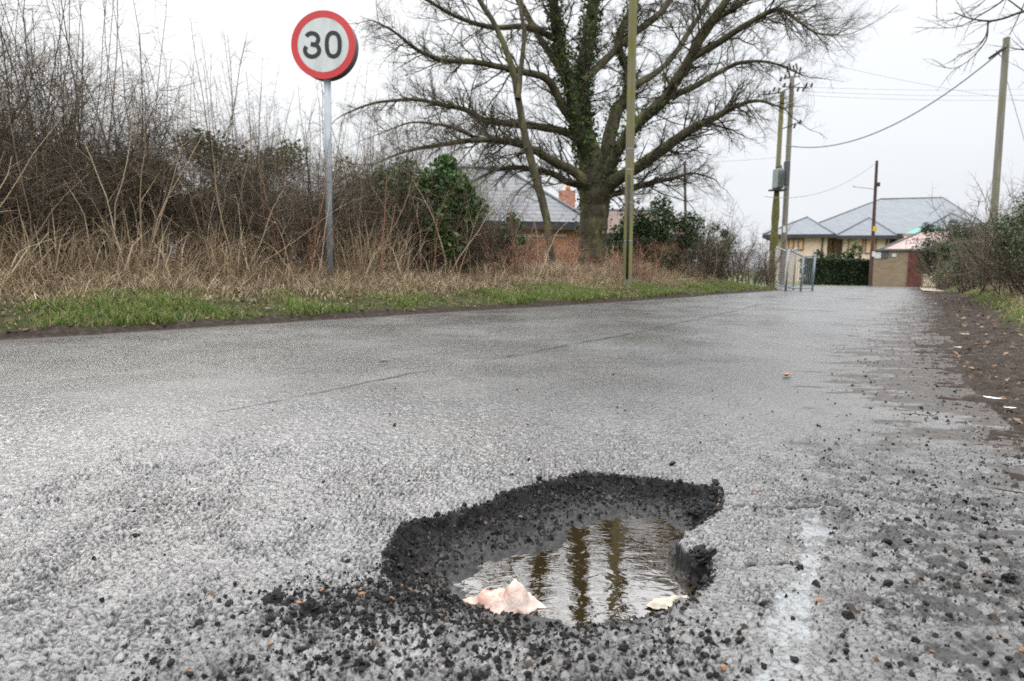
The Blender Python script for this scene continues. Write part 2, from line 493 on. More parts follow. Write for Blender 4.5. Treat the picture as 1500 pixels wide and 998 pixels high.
def road_height(x, y, detail=True):
    """height of the road surface and its material masks"""
    sh = x.shape
    wx = x + 0.016 * (fbm(x * 28, y * 28, 3, 3) - .5) * 2; wy = y + 0.014 * (fbm(x * 28, y * 28, 8, 3) - .5) * 2
    z = zg(y) + 0.006 * (fbm(x * 1.3, y * 1.3, 21, 3) - .5)
    dark = np.zeros(sh); paint = np.zeros(sh); fine = np.ones(sh)
    near = (y < 2.3) & (y > 0.2) & (np.abs(x) < 1.6)
    xn, yn, wxn, wyn = x[near], y[near], wx[near], wy[near]
    do = sdist(wxn, wyn, PO); dw = sdist(wxn, wyn, PW)
    t = np.clip(do, 0, 9) / (np.clip(do, 0, 9) + np.clip(-dw, 0, 9) + 1e-6)
    steep = smooth(1.0, 1.13, yn)
    prof = steep * (.62 * smooth(0, .22, t) + .38 * t) + (1 - steep) * smooth(-.15, 1.1, t)
    dz = -WL * prof
    dz = np.where(dw > 0, -WL - .022 * smooth(0, .09, dw), dz)
    dz = dz * smooth(-.001, .010 + .016 * fbm(xn * 60, yn * 60, 19, 2), do)
    f1, f2, idr, _, _ = worley(xn, yn, .017, 31)
    q1, q2, qid, _, _ = worley(xn, yn, .008, 37)
    rub = (.019 * (fbm(xn * 45, yn * 45, 5, 4) - .5) + .008 * (1 - f1) * (idr - .2) + .005 * (1 - q1) * (qid - .1)) * smooth(-.004, .012, do) * (1 - .6 * smooth(.0, .03, dw)) * (1 - .1 * smooth(.45, .9, t))
    debz = smooth(-.03, .09, sdist(wxn, wyn, PD))
    heap = G(590, 890, 0)
    hp = np.exp(-(((xn - heap.x) / .12) ** 2 + ((yn - heap.y) / .055) ** 2))
    rub = rub + (.006 * (1 - f1) * idr + .006 * fbm(xn * 50, yn * 50, 6, 3)) * debz * .8 * (do <= 0.012) + hp * .010 * (1 - smooth(.0, .04, do) * .5)
    lump = G(1022, 845, -.01)
    l2 = np.exp(-(((xn - lump.x) / .035) ** 2 + ((yn - lump.y) / .022) ** 2))
    z[near] += dz + rub - .02 * l2
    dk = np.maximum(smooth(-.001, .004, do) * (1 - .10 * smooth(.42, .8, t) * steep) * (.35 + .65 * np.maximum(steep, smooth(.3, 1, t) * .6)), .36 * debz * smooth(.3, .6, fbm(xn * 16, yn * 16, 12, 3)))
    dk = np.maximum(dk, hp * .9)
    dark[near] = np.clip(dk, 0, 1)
    fine[near] = 1 - smooth(0, .006, do)
    pn = smooth(.41, .48, .6 * fbm(xn * 22, yn * 22, 44, 4) + .4 * fbm(xn * 95, yn * 95, 45, 2))
    for q in PP:
        paint[near] = np.maximum(paint[near], smooth(-.005, .004, sdist(wxn, wyn, q)) * (.25 + .7 * pn))
    crack = np.zeros(sh)
    for P, wd in ((CRK1, .006), (CRK1b, .004), (CRK2, .005)):
        d = seg_dist(wxn, wyn, P)
        crack[near] = np.maximum(crack[near], smooth(wd * 1.6, wd * .3, d) * (.4 + .6 * smooth(.3, .5, fbm(xn * 30, yn * 30, 61, 2))))
    far = (y > 1.5) & (y < 20)
    for P, wd in ((SEAM, .014), (CRK3, .004)):
        d = seg_dist(x[far] + .05 * (fbm(x[far] * 7, y[far] * 7, 71, 5) - .5), y[far], P)
        ww = wd * (.45 + y[far] * .30)
        crack[far] = np.maximum(crack[far], smooth(ww * 1.5, ww * .2, d) * (.15 + .7 * smooth(.38, .54, fbm(x[far] * 9, y[far] * 9, 63, 4))))
    z -= .007 * crack
    # dirt drifting over the surface from the right-hand edge
    n1 = fbm(x * 3.2, y * 9, 91, 4); n2 = fbm(x * 16, y * 30, 97, 3)
    dr = seg_dist(x, y, RE)
    n3 = fbm(x * 6, y * 15, 93, 6); n4 = fbm(x * 42, y * 46, 95, 3)
    mud = .92 * smooth(.36 + .22 * smooth(1.8, 4, y), .16 + .22 * smooth(1.8, 4, y), dr + (n1 - .5) * 0.6 + (n3 - .5) * 1.1 + (n4 - .5) * .35)
    right = smooth(.35, .55, x - (.28 * (y - .8)) + .25 * (n1 - .5)) * smooth(2.6, 1.2, y)
    dirt = np.clip(right * (.15 + .85 * smooth(.45, .58, n4)), 0, 1) * .85
    dl = seg_dist(x, y, LE)
    mud = np.maximum(mud, smooth(.22, .02, dl + (n2 - .5) * .12))
    mud = mud * (.35 + .65 * smooth(1.0, 2.2, y))
    return z, dark, paint, crack, np.clip(mud, 0, 1), dirt, fine

# ------------------------------------------------------------------ road mesh (denser close to the viewer's end)
ys = [-1.2]
while ys[-1] < 31:
    Y = ys[-1]
    ys.append(Y + (0.02 if Y < .45 else 0.0022 if Y < .85 else .0022 * (Y / .85) ** 1.32))
ys = np.array(ys)
us = np.arange(-.9, .9001, .0016)
YY, UU = np.meshgrid(ys, us, indexing='ij')
XX = UU * (np.maximum(YY, -.1) + .62) 
XX = np.where(YY < .3, XX * (1 + (0.3 - YY) * 1.2), XX)
z, dark, paint, crack, mud, dirt, fine = road_height(XX, YY)
sp = np.gradient(YY, axis=0)
f1, f2, idr, dx, dy = worley(XX + .006 * (fbm(XX * 160, YY * 160, 1, 2) - .5), YY + .006 * (fbm(XX * 160, YY * 160, 9, 2) - .5), .0108, 2)
g1, g2, idg, ex, ey = worley(XX, YY, .0052, 6)
rough_big = .45 * fbm(XX * 2.2, YY * 1.3, 401, 3) + .55 * fbm(XX * 13, YY * 13, 403, 3)
cell = np.clip((f2 - f1) * (3.6 - 2.4 * smooth(.36, .66, rough_big)), 0, 1)
rough_amp = .75 + .65 * smooth(.34, .66, rough_big)
fade = smooth(.014, .004, sp)
a1 = hash2(np.floor(idr * 4096), np.floor(idr * 517), 3) - .5; a2 = hash2(np.floor(idr * 4096), np.floor(idr * 917), 4) - .5
st = .0031 * (smooth(0, .35, cell) - .85) + .0024 * (idr - .5) + .0056 * (a1 * dx + a2 * dy) * 2
stone_h = st * rough_amp * fade * fine * (1 - .65 * paint) * (1 - .45 * mud) + .0007 * (1 - g1) * fade
stone_h += .0035 * mud * (fbm(XX * 40, YY * 40, 55, 4) - .5) + .004 * dirt * (fbm(XX * 90, YY * 90, 57, 3) - .5) * fade
z = z + stone_h
gap = (1 - smooth(0.08, .5, cell)) * fade * fine * (1 - .6 * mud) * (1 - .55 * paint) 
nr, nc = XX.shape
ins = inside(XX, YY, ROADPOLY)
idx = np.arange(nr * nc).reshape(nr, nc)
keep = ins[:-1, :-1] | ins[1:, :-1] | ins[:-1, 1:] | ins[1:, 1:]
F = np.stack([idx[:-1, :-1][keep], idx[:-1, 1:][keep], idx[1:, 1:][keep], idx[1:, :-1][keep]], 1)
used = np.zeros(nr * nc, bool); used[F.ravel()] = True
rm = np.cumsum(used) - 1
nearm = dark * (YY < 2.3) * 1.5
XD = XX + nearm * .010 * (fbm(XX * 60 + z * 90, YY * 60 + z * 60, 201, 3) - .5); YD = YY + nearm * .010 * (fbm(XX * 60 + z * 70, YY * 60 - z * 90, 207, 3) - .5)
V = np.stack([XD.ravel(), YD.ravel(), z.ravel()], 1)[used]

m, nt, N, L, b = nodes('wet_asphalt')
def attr(n):
    a = N.new('ShaderNodeAttribute'); a.attribute_name = n
    return a.outputs['Fac']
def mixc(f, a, c):
    x = N.new('ShaderNodeMix'); x.data_type = 'RGBA'
    (L.new(f, x.inputs[0]) if not isinstance(f, float) else setattr(x.inputs[0], 'default_value', f))
    for s, v in ((x.inputs[6], a), (x.inputs[7], c)):
        if isinstance(v, tuple): s.default_value = (*v, 1)
        else: L.new(v, s)
    return x.outputs[2]
def mixf(f, a, c):
    x = N.new('ShaderNodeMix'); x.data_type = 'FLOAT'
    L.new(f, x.inputs[0])
    for s, v in ((x.inputs[2], a), (x.inputs[3], c)):
        if isinstance(v, (int, float)): s.default_value = v
        else: L.new(v, s)
    return x.outputs[0]
def nz(scale, detail=5, rough=.6, vec=None):
    n = N.new('ShaderNodeTexNoise'); n.inputs['Scale'].default_value = scale; n.inputs['Detail'].default_value = detail; n.inputs['Roughness'].default_value = rough
    L.new(vec or tcw.outputs['Object'], n.inputs['Vector'])
    return n.outputs[0]
tcw = N.new('ShaderNodeTexCoord')
rs = ramp_node(nt, [(0, (.045, .046, .048)), (.5, (.082, .082, .082)), (.88, (.120, .118, .116)), (1, (.20, .19, .175))])
L.new(attr('stone'), rs.inputs[0])
big = ramp_node(nt, [(.35, (.66, .66, .67)), (.65, (1.25, 1.24, 1.21))])
mpt = N.new('ShaderNodeMapping'); mpt.inputs['Rotation'].default_value = (0, 0, R(35)); mpt.inputs['Scale'].default_value = (1.5, .22, 1)
L.new(tcw.outputs['Object'], mpt.inputs[0])
L.new(nz(1.1, 7, .6, mpt.outputs[0]), big.inputs[0])
mul = N.new('ShaderNodeMix'); mul.data_type = 'RGBA'; mul.blend_type = 'MULTIPLY'; mul.inputs[0].default_value = 1
L.new(rs.outputs[0], mul.inputs[6]); L.new(big.outputs[0], mul.inputs[7])
vor = N.new('ShaderNodeTexVoronoi'); vor.feature = 'DISTANCE_TO_EDGE'; vor.inputs['Scale'].default_value = 85
L.new(tcw.outputs['Object'], vor.inputs['Vector'])
vr = ramp_node(nt, [(0, (1, 1, 1)), (.16, (0, 0, 0))])
L.new(vor.outputs['Distance'], vr.inputs[0])
farfac = N.new('ShaderNodeMath'); farfac.operation = 'MULTIPLY'
L.new(vr.outputs[0], farfac.inputs[0]); L.new(attr('far'), farfac.inputs[1])
gp = N.new('ShaderNodeMath'); gp.operation = 'MAXIMUM'
L.new(farfac.outputs[0], gp.inputs[0]); L.new(attr('gap'), gp.inputs[1])
gp2 = N.new('ShaderNodeMath'); gp2.operation = 'MULTIPLY'; L.new(gp.outputs[0], gp2.inputs[0]); gp2.inputs[1].default_value = .93
brn = ramp_node(nt, [(.46, (0, 0, 0)), (.66, (.55, .55, .55))])
L.new(nz(.9, 7, .65), brn.inputs[0])
c = mixc(brn.outputs[0], mul.outputs[2], (.085, .074, .062))
c = mixc(attr('paint'), c, (.19, .205, .21))
c = mixc(gp2.outputs[0], c, (.008, .008, .009))
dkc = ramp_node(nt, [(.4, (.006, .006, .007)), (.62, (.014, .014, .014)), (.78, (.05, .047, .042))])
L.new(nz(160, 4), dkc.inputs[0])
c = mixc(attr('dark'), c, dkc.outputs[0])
mdc = ramp_node(nt, [(.3, (.018, .014, .011)), (.55, (.042, .034, .028)), (.75, (.10, .085, .072))])
L.new(nz(28, 7), mdc.inputs[0])
c = mixc(attr('mud'), c, mdc.outputs[0])
c = mixc(attr('dirt'), c, (.026, .025, .024))
c = mixc(attr('crack'), c, (.008, .008, .008))
L.new(c, b.inputs['Base Color'])
rr = ramp_node(nt, [(.38, (.15, .15, .15)), (.62, (.38, .38, .38))])
L.new(nz(1.3, 8, .65), rr.inputs[0])
r_ = mixf(attr('dark'), rr.outputs[0], .42)
r_ = mixf(attr('mud'), r_, .62)
r_ = mixf(attr('dirt'), r_, .55)
L.new(r_, b.inputs['Roughness'])
spx = mixf(attr('dark'), 1.0, .10)
spx = mixf(gp2.outputs[0], spx, .08)
spx = mixf(attr('mud'), spx, .25)
spx = mixf(attr('crack'), spx, .03)
spx = mixf(attr('dirt'), spx, .15)
L.new(spx, b.inputs['Specular IOR Level'])
b.inputs['IOR'].default_value = 1.6
bh = N.new('ShaderNodeMath'); bh.operation = 'MULTIPLY_ADD'
vv = N.new('ShaderNodeMapRange'); vv.inputs['From Max'].default_value = .35
L.new(vor.outputs['Distance'], vv.inputs[0])
L.new(vv.outputs[0], bh.inputs[0]); L.new(attr('far'), bh.inputs[1]); L.new(nz(420, 3), bh.inputs[2])
bp = N.new('ShaderNodeBump'); bp.inputs['Strength'].default_value = .6; bp.inputs['Distance'].default_value = .0026
L.new(bh.outputs[0], bp.inputs['Height']); L.new(bp.outputs[0], b.inputs['Normal'])
M['road'] = m
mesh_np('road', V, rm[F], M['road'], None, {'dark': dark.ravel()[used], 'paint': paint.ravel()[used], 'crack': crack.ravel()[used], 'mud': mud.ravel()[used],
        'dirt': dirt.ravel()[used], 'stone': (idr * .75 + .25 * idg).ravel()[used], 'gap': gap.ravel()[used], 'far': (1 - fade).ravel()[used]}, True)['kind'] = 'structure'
del XX, YY, UU, z, dark, paint, crack, mud, dirt, fine, f1, f2, idr, dx, dy, g1, g2, idg, ex, ey, cell, fade, st, stone_h, gap, V, F

def road_z(x, y):
    return float(road_height(np.array([x], float), np.array([y], float))[0][0])

# ------------------------------------------------------------------ ground sheet out to the horizon
M['soil'] = noise_mat('grassy_soil', (.05, .06, .02), (.09, .12, .035), 1.5, .9, .6, 12, (.14, .12, .06), bdist=.05)
gy = np.array([-400, -60, -20, -6, 0, 6, 12, 16, 20, 23, 26, 29, 33, 38, 45, 60, 100, 200, 500, 3000], float)
gx = np.array([-3000, -400, -100, -40, -20, -10, -4, 0, 4, 8, 12, 16, 20, 26, 40, 100, 400, 3000], float)
GY, GX = np.meshgrid(gy, gx, indexing='ij')
GZ = zg(GY) - .16 + .135 * smooth(18, 24, GY)
nr, nc = GX.shape; idx = np.arange(nr * nc).reshape(nr, nc)
F = np.stack([idx[:-1, :-1].ravel(), idx[:-1, 1:].ravel(), idx[1:, 1:].ravel(), idx[1:, :-1].ravel()], 1)
mesh_np('ground', np.stack([GX.ravel(), GY.ravel(), GZ.ravel()], 1), F, M['soil'])['kind'] = 'structure'

# ------------------------------------------------------------------ verges
class Edge:
    """positions along a kerb line: s metres along, q metres away from the road"""
    def __init__(s, P, side):
        s.P = np.array(P, float); d = np.diff(s.P, axis=0); s.l = np.linalg.norm(d, axis=1)
        s.c = np.concatenate([[0], np.cumsum(s.l)]); s.side = side; s.L = s.c[-1]
        # smoothed heading
        ss = np.linspace(0, s.L, 300)
        px = np.interp(ss, s.c, s.P[:, 0]); py = np.interp(ss, s.c, s.P[:, 1])
        k = np.ones(25) / 25
        pxs = np.convolve(np.pad(px, 12, 'reflect', reflect_type='odd'), k, 'valid'); pys = np.convolve(np.pad(py, 12, 'reflect', reflect_type='odd'), k, 'valid')
        s.ss, s.px, s.py = ss, pxs, pys
        tx = np.gradient(pxs); ty = np.gradient(pys); n = np.hypot(tx, ty); s.tx, s.ty = tx / n, ty / n
    def xy(s, t, q):
        x = np.interp(t, s.ss, s.px); y = np.interp(t, s.ss, s.py); tx = np.interp(t, s.ss, s.tx); ty = np.interp(t, s.ss, s.ty)
        return x - s.side * ty * q, y + s.side * tx * q
EL = Edge(LE, 1); ER = Edge(RE, -1)
SL0 = 14.0                                                    # s at the left edge of the picture

def vz_left(s, q):
    x, y = EL.xy(s, q)
    prof = np.interp(q, [-.2, 0, .10, .28, .6, 1.5, 3, 8], [-.03, .0, .035, .085, .15, .29, .36, .38])
    end = smooth(EL.L + .2, EL.L - 3.0, s)
    prof = prof * (.25 + .75 * end)
    n = (fbm(x * 5, y * 5, 13, 4) - .5) * .05 * smooth(.0, .5, q) + ((fbm(x * 25, y * 25, 14, 3) - .5) * .035 + (fbm(x * 3.5, y * 3.5, 15, 3) - .5) * .06 * smooth(.5, .1, q)) * smooth(-.16, .1, q)
    return x, y, zg(y) + prof + n

def vz_right(s, q):
    x, y = ER.xy(s, q)
    prof = np.interp(q, [-.45, -.2, 0, .15, .5, .9, 1.5, 3, 8], [-.04, -.008, .001, .014, .04, .13, .27, .36, .4])
    n = (fbm(x * 5, y * 5, 23, 4) - .5) * .05 * smooth(.2, .8, q) + (fbm(x * 22, y * 30, 24, 4) - .5) * .034 + (fbm(x * 3, y * 6, 26, 3) - .5) * .03
    return x, y, zg(y) + prof + n

def verge_material(name, mudw):
    global m, nt, N, L, b, tcw
    m, nt, N, L, b = nodes(name)
    tcw = N.new('ShaderNodeTexCoord')
    md = ramp_node(nt, [(.3, (.014, .010, .007)), (.55, (.034, .025, .019)), (.75, (.085, .066, .050))])
    L.new(nz(22, 7), md.inputs[0])
    gr = ramp_node(nt, [(.3, (.016, .018, .007)), (.5, (.035, .040, .014)), (.7, (.09, .068, .04))])
    L.new(nz(9, 6), gr.inputs[0])
    ad = N.new('ShaderNodeMath'); ad.operation = 'ADD'
    L.new(attr('q'), ad.inputs[0])
    sc = N.new('ShaderNodeMapRange'); sc.inputs['To Min'].default_value = -mudw * .7; sc.inputs['To Max'].default_value = mudw * .7
    L.new(nz(7, 4), sc.inputs[0]); L.new(sc.outputs[0], ad.inputs[1])
    fr_ = N.new('ShaderNodeMapRange'); fr_.inputs['From Min'].default_value = mudw * .85; fr_.inputs['From Max'].default_value = mudw * 1.3
    L.new(ad.outputs[0], fr_.inputs[0])
    L.new(mixc(fr_.outputs[0], md.outputs[0], gr.outputs[0]), b.inputs['Base Color'])
    b.inputs['Roughness'].default_value = .75; b.inputs['Specular IOR Level'].default_value = .12
    bp_ = N.new('ShaderNodeBump'); bp_.inputs['Strength'].default_value = .8; bp_.inputs['Distance'].default_value = .02
    L.new(nz(60, 6), bp_.inputs['Height']); L.new(bp_.outputs[0], b.inputs['Normal'])
    return m

def strip(name, fn, s, q, mat):
    S, Q = np.meshgrid(s, q, indexing='ij')
    x, y, z = fn(S, Q)
    nr, nc = S.shape; idx = np.arange(nr * nc).reshape(nr, nc)
    F = np.stack([idx[:-1, :-1].ravel(), idx[:-1, 1:].ravel(), idx[1:, 1:].ravel(), idx[1:, :-1].ravel()], 1)
    o = mesh_np(name, np.stack([x.ravel(), y.ravel(), z.ravel()], 1), F, mat, None, {'q': Q.ravel()}, True)
    o['kind'] = 'structure'
qL = np.concatenate([np.arange(-.14, .5, .02), np.arange(.5, 2, .06), np.arange(2, 9, .5)])
strip('verge', vz_left, np.arange(10, EL.L + .05, .04), qL, verge_material('left_verge_soil', .13))
qR = np.concatenate([np.arange(-.45, .9, .018), np.arange(.9, 2, .06), np.arange(2, 9, .5)])
strip('muddy_verge', vz_right, np.arange(5.5, ER.L, .03), qR, verge_material('right_verge_mud', .50))
# pinkish hoggin track leaving on the right
t0 = GT(1345, 423); t1 = GT(1352, 427); t2 = GT(1415, 430); t3 = GT(1420, 421.5)
mbt = MB().poly([t0 + Vector((0, 0, .03)), t1 + Vector((0, 0, .03)), t2 + Vector((0, 0, .04)), t3 + Vector((0, 0, .04))])
mbt.build('track', noise_mat('pale_gravel', (.28, .23, .18), (.40, .33, .27), 3, .9, .4, 40))['kind'] = 'structure'

# ------------------------------------------------------------------ puddle
m, nt, N, L, b = nodes('murky_water')
tcw = N.new('ShaderNodeTexCoord')
b.inputs['Base Color'].default_value = (.018, .011, .0045, 1)
b.inputs['Roughness'].default_value = .02
b.inputs['IOR'].default_value = 1.95
b.inputs['Specular IOR Level'].default_value = .9
mpw = N.new('ShaderNodeMapping'); mpw.inputs['Scale'].default_value = (.75, 1.25, 1); mpw.inputs['Rotation'].default_value = (0, 0, .35)
L.new(tcw.outputs['Object'], mpw.inputs[0])
na = N.new('ShaderNodeTexNoise'); na.inputs['Scale'].default_value = 42; na.inputs['Detail'].default_value = 1.6; na.inputs['Distortion'].default_value = .7
nb_ = N.new('ShaderNodeTexNoise'); nb_.inputs['Scale'].default_value = 11; nb_.inputs['Detail'].default_value = 1
L.new(mpw.outputs[0], na.inputs['Vector']); L.new(mpw.outputs[0], nb_.inputs['Vector'])
ma = N.new('ShaderNodeMath'); ma.operation = 'MULTIPLY_ADD'; ma.inputs[1].default_value = .38
L.new(na.outputs[0], ma.inputs[0]); L.new(nb_.outputs[0], ma.inputs[2])
bw = N.new('ShaderNodeBump'); bw.inputs['Strength'].default_value = 1; bw.inputs['Distance'].default_value = .0009
L.new(ma.outputs[0], bw.inputs['Height']); L.new(bw.outputs[0], b.inputs['Normal'])
M['water'] = m
cxw = sum(p[0] for p in PW) / len(PW); cyw = sum(p[1] for p in PW) / len(PW)
mb = MB()
mb.poly([(cxw + (p[0] - cxw) * 1.035, cyw + (p[1] - cyw) * 1.035, -WL) for p in PW])
tag(mb.build('puddle', M['water']), None, None, None, 'structure')

# ------------------------------------------------------------------ things lying in the puddle
m, nt, N, L, b = nodes('wet_tissue')
tcw = N.new('ShaderNodeTexCoord')
rt = ramp_node(nt, [(.36, (.36, .20, .15)), (.47, (.47, .33, .27)), (.6, (.54, .44, .39))])
L.new(nz(26, 6), rt.inputs[0]); L.new(rt.outputs[0], b.inputs['Base Color'])
b.inputs['Roughness'].default_value = .55
bpt = N.new('ShaderNodeBump'); bpt.inputs['Strength'].default_value = .7; bpt.inputs['Distance'].default_value = .004
L.new(nz(90, 4), bpt.inputs['Height']); L.new(bpt.outputs[0], b.inputs['Normal'])
M['tissue'] = m

def crumple(name, outline_px, bump_fn, mat, label, cat, base_z, step=.0022):
    P = [tuple(G(x, y, base_z)[:2]) for x, y in outline_px]
    x0 = min(p[0] for p in P) - .01; x1 = max(p[0] for p in P) + .01
    y0 = min(p[1] for p in P) - .01; y1 = max(p[1] for p in P) + .01
    X, Y = np.meshgrid(np.arange(x0, x1, step), np.arange(y0, y1, step), indexing='ij')
    wx = X + .022 * (fbm(X * 40, Y * 40, 5, 3) - .5); wy = Y + .018 * (fbm(X * 40, Y * 40, 6, 3) - .5)
    d = sdist(wx, wy, P)
    Z = base_z + bump_fn(X, Y, d)
    nr, nc = X.shape; idx = np.arange(nr * nc).reshape(nr, nc)
    ok = d > -.001
    k = ok[:-1, :-1] & ok[1:, :-1] & ok[1:, 1:] & ok[:-1, 1:]
    F = np.stack([idx[:-1, :-1][k], idx[1:, :-1][k], idx[1:, 1:][k], idx[:-1, 1:][k]], 1)
    u = np.zeros(nr * nc, bool); u[F.ravel()] = True; rm = np.cumsum(u) - 1
    loc = (float(X.mean()), float(Y.mean()), base_z)
    o = mesh_np(name, np.stack([X.ravel(), Y.ravel(), Z.ravel()], 1)[u], rm[F], mat, None, None, True, loc)
    so = o.modifiers.new('thickness', 'SOLIDIFY'); so.thickness = .0015; so.offset = -1
    return tag(o, label, cat)
hump = G(754, 893, -WL); hump2 = G(722, 890, -WL)
def tis(X, Y, d):
    k1 = 1 - 2 * np.abs(fbm(X * 38 + 9, Y * 38, 171, 2) - .5) * 1.6; k2 = 1 - 2 * np.abs(fbm(X * 95, Y * 95 + 4, 172, 2) - .5) * 1.6
    r = .031 * (.72 + .28 * k1) * np.exp(-(((X - hump.x) / .021) ** 2 + ((Y - hump.y - .004) / .019) ** 2) ** 2.8)
    r = np.maximum(r, .012 * np.exp(-(((X - hump2.x) / .032) ** 2 + ((Y - hump2.y - .01) / .02) ** 2)))
    fold = np.abs(fbm(X * 55 + 3, Y * 55, 77, 3) - .5)
    return .001 + r + (.009 * np.clip(k1, 0, 1) * .8 + .005 * k2) * smooth(0, .018, d) + .003 * smooth(0, .01, d)
crumple('crumpled_tissue', [(668, 882), (700, 876), (728, 872), (742, 868), (770, 868), (790, 882), (802, 891), (780, 898), (745, 905), (715, 897), (690, 890)], tis, M['tissue'],
        'crumpled pinkish wet tissue floating in the puddle of the pothole', 'tissue', -WL)
M['pale_leaf'] = noise_mat('pale_leaf', (.32, .28, .22), (.46, .42, .35), 30, .6, .5, 120, bdist=.003)
def lf(X, Y, d):
    c = G(975, 887, -WL)
    v = (X - c.x) + .3 * (Y - c.y)
    return .002 + .007 * smooth(0, .012, d) * (1 - np.exp(-(v / .006) ** 2)) + .003 * fbm(X * 90, Y * 90, 4, 2)
crumple('pale_leaf', [(940, 888), (958, 882), (975, 880), (990, 877), (1009, 877), (1003, 887), (985, 893), (972, 897), (955, 893)], lf, M['pale_leaf'],
        'pale cream dead leaf floating at the near right rim of the puddle', 'leaf', -WL, .0014)

# ------------------------------------------------------------------ loose tarmac crumbs and gravel
M['crumb'] = noise_mat('tarmac_crumb', (.004, .004, .005), (.014, .0135, .013), 60, .55, .7, 300, (.035, .032, .03), spec=.18, bdist=.001)
M['brown_stone'] = noise_mat('brown_pebble', (.13, .06, .025), (.30, .15, .07), 60, .5, .4, 200, spec=.4, bdist=.001)
M['pale_stone'] = noise_mat('pale_pebble', (.20, .18, .16), (.45, .42, .38), 60, .6, .4, 200, bdist=.001)

def rock_mesh(name, mat, seed, flat=.75, sub=3, rough_=.42):
    import bmesh
    bm = bmesh.new()
    bmesh.ops.create_icosphere(bm, subdivisions=sub, radius=1)
    rg = np.random.default_rng(seed)
    pl = rg.normal(size=(9, 3)); pl /= np.linalg.norm(pl, axis=1, keepdims=True); ds = rg.uniform(.55, .95, 9)
    for v in bm.verts:
        c = np.array(v.co)
        for n_, d_ in zip(pl, ds):
            k = c @ n_ - d_
            if k > 0: c = c - n_ * k * .9
        nn = float(fbm(np.array([c[0] * 3 + seed + c[2]]), np.array([c[1] * 3 + c[2] * 4]), seed, 4)[0]) - .5
        c = c * (1 + rough_ * 1.5 * nn)
        v.co = Vector((c[0] * 1.15, c[1], c[2] * flat))
    me = bpy.data.meshes.new(name); bm.to_mesh(me); bm.free(); me.materials.append(mat)
    return me
crumb_meshes = [rock_mesh('tarmac_crumb', M['crumb'], 100 + k) for k in range(8)]
brown_meshes = [rock_mesh('brown_pebble', M['brown_stone'], 200 + k, .7, 2) for k in range(3)]

def put_rock(me, name, px, py, r, label, cat, group=None):
    p = G(px, py, 0)
    zz = road_z(p.x, p.y)
    if zz < -.01: p = G(px, py, zz); zz = road_z(p.x, p.y)
    o = bpy.data.objects.new(name, me); C.objects.link(o)
    o.location = (p.x, p.y, zz + r * .45 + .0012)
    o.rotation_euler = (random.uniform(-.5, .5), random.uniform(-.5, .5), random.uniform(0, 6.28))
    o.scale = (r * random.uniform(.85, 1.25), r * random.uniform(.8, 1.1), r * random.uniform(.75, 1.1))
    return tag(o, label, cat, group)

rugged = [rock_mesh('tarmac_chunk', M['crumb'], 300 + k, .8, 4, 1.3) for k in range(3)]
single = [(1030, 842, .017, 'biggest black chunk wedged in the notch of the right pothole rim'),
          (1045, 750, .013, 'black chunk sitting in the far right corner of the pothole'),
          (1016, 762, .010, 'black lump just inside the pothole where the road juts in on the right'),(985, 682, .009, 'pointed black tarmac chip standing alone just beyond the far rim of the pothole'),
          (402, 885, .0115, 'largest black tarmac lump on the light road left of the rubble heap'),
          (455, 905, .011, 'rounded black lump in front of the rubble heap left of the pothole'),
          (336, 889, .006, 'lone small black crumb farthest out on the pale road left of the heap'),
          (509, 825, .005, 'lone small black crumb on pale road above the rubble heap'),
          (1243, 906, .009, 'flat brownish lump right of the lower painted patch'),
          (1478, 850, .010, 'big black lump at the right edge of the road near muddy verge')]
for px_, py_, r_, lb in single:
    put_rock(random.choice(rugged if r_ > .009 else crumb_meshes), 'tarmac_crumb', px_, py_, r_, lb, 'tarmac lump')
pts_c = [(1330, 762, 8), (1445, 742, 8), (1430, 762, 7), (1436, 790, 8), (1443, 822, 9), (1300, 797, 10), (1333, 797, 10), (1365, 793, 7), (1300, 856, 9), (1278, 812, 6), (1410, 830, 7), (1380, 853, 9), (1398, 861, 7),
         (1475, 872, 8), (1445, 855, 6), (1120, 887, 8), (1085, 940, 8), (1166, 972, 11), (1238, 956, 9), (1300, 975, 9), (1340, 944, 9), (1390, 903, 7), (1288, 888, 6), (1355, 885, 6), (1112, 906, 5), (1163, 910, 5),
         (835, 927, 8), (865, 930, 6), (915, 963, 9), (870, 968, 9), (905, 935, 5), (1085, 942, 7), (812, 938, 6), (835, 984, 9), (868, 988, 10), (962, 994, 9), (1033, 985, 7), (730, 985, 7), (765, 940, 5), (795, 930, 5), (935, 930, 5),
         (250, 982, 8), (232, 976, 5), (275, 996, 8), (320, 918, 6), (350, 996, 6), (455, 982, 6), (530, 995, 9), (610, 985, 6), (625, 978, 7), (670, 922, 7), (690, 925, 8), (585, 985, 9), (645, 960, 6), (700, 960, 6), (555, 955, 5), (430, 880, 7), (415, 890, 8), (440, 878, 5),
         (470, 873, 6), (1397, 577, 4), (1370, 569, 3.5), (1352, 600, 4), (897, 550, 2.5), (560, 864, 8), (540, 862, 9), (525, 868, 7), (580, 868, 8), (600, 876, 9), (620, 880, 7), (640, 870, 8), (500, 885, 8), (515, 890, 7), (540, 892, 8), (565, 895, 8), (590, 893, 7),
         (475, 895, 7), (455, 888, 6), (490, 905, 7), (530, 910, 7), (610, 900, 7), (635, 905, 8), (660, 900, 6), (430, 908, 7), (1035, 745, 9), (1045, 735, 9), (1010, 752, 8), (1050, 725, 8), (1018, 738, 8), (860, 720, 6), (790, 722, 7), (745, 745, 7), (680, 760, 9), (640, 775, 9), (612, 790, 10), (600, 810, 9), (590, 835, 9), (620, 835, 8), (1022, 838, 10), (1035, 850, 9), (1018, 858, 9), (1028, 825, 8)]
crumb_label = 'small black crumb of broken tarmac lying loose around the pothole'
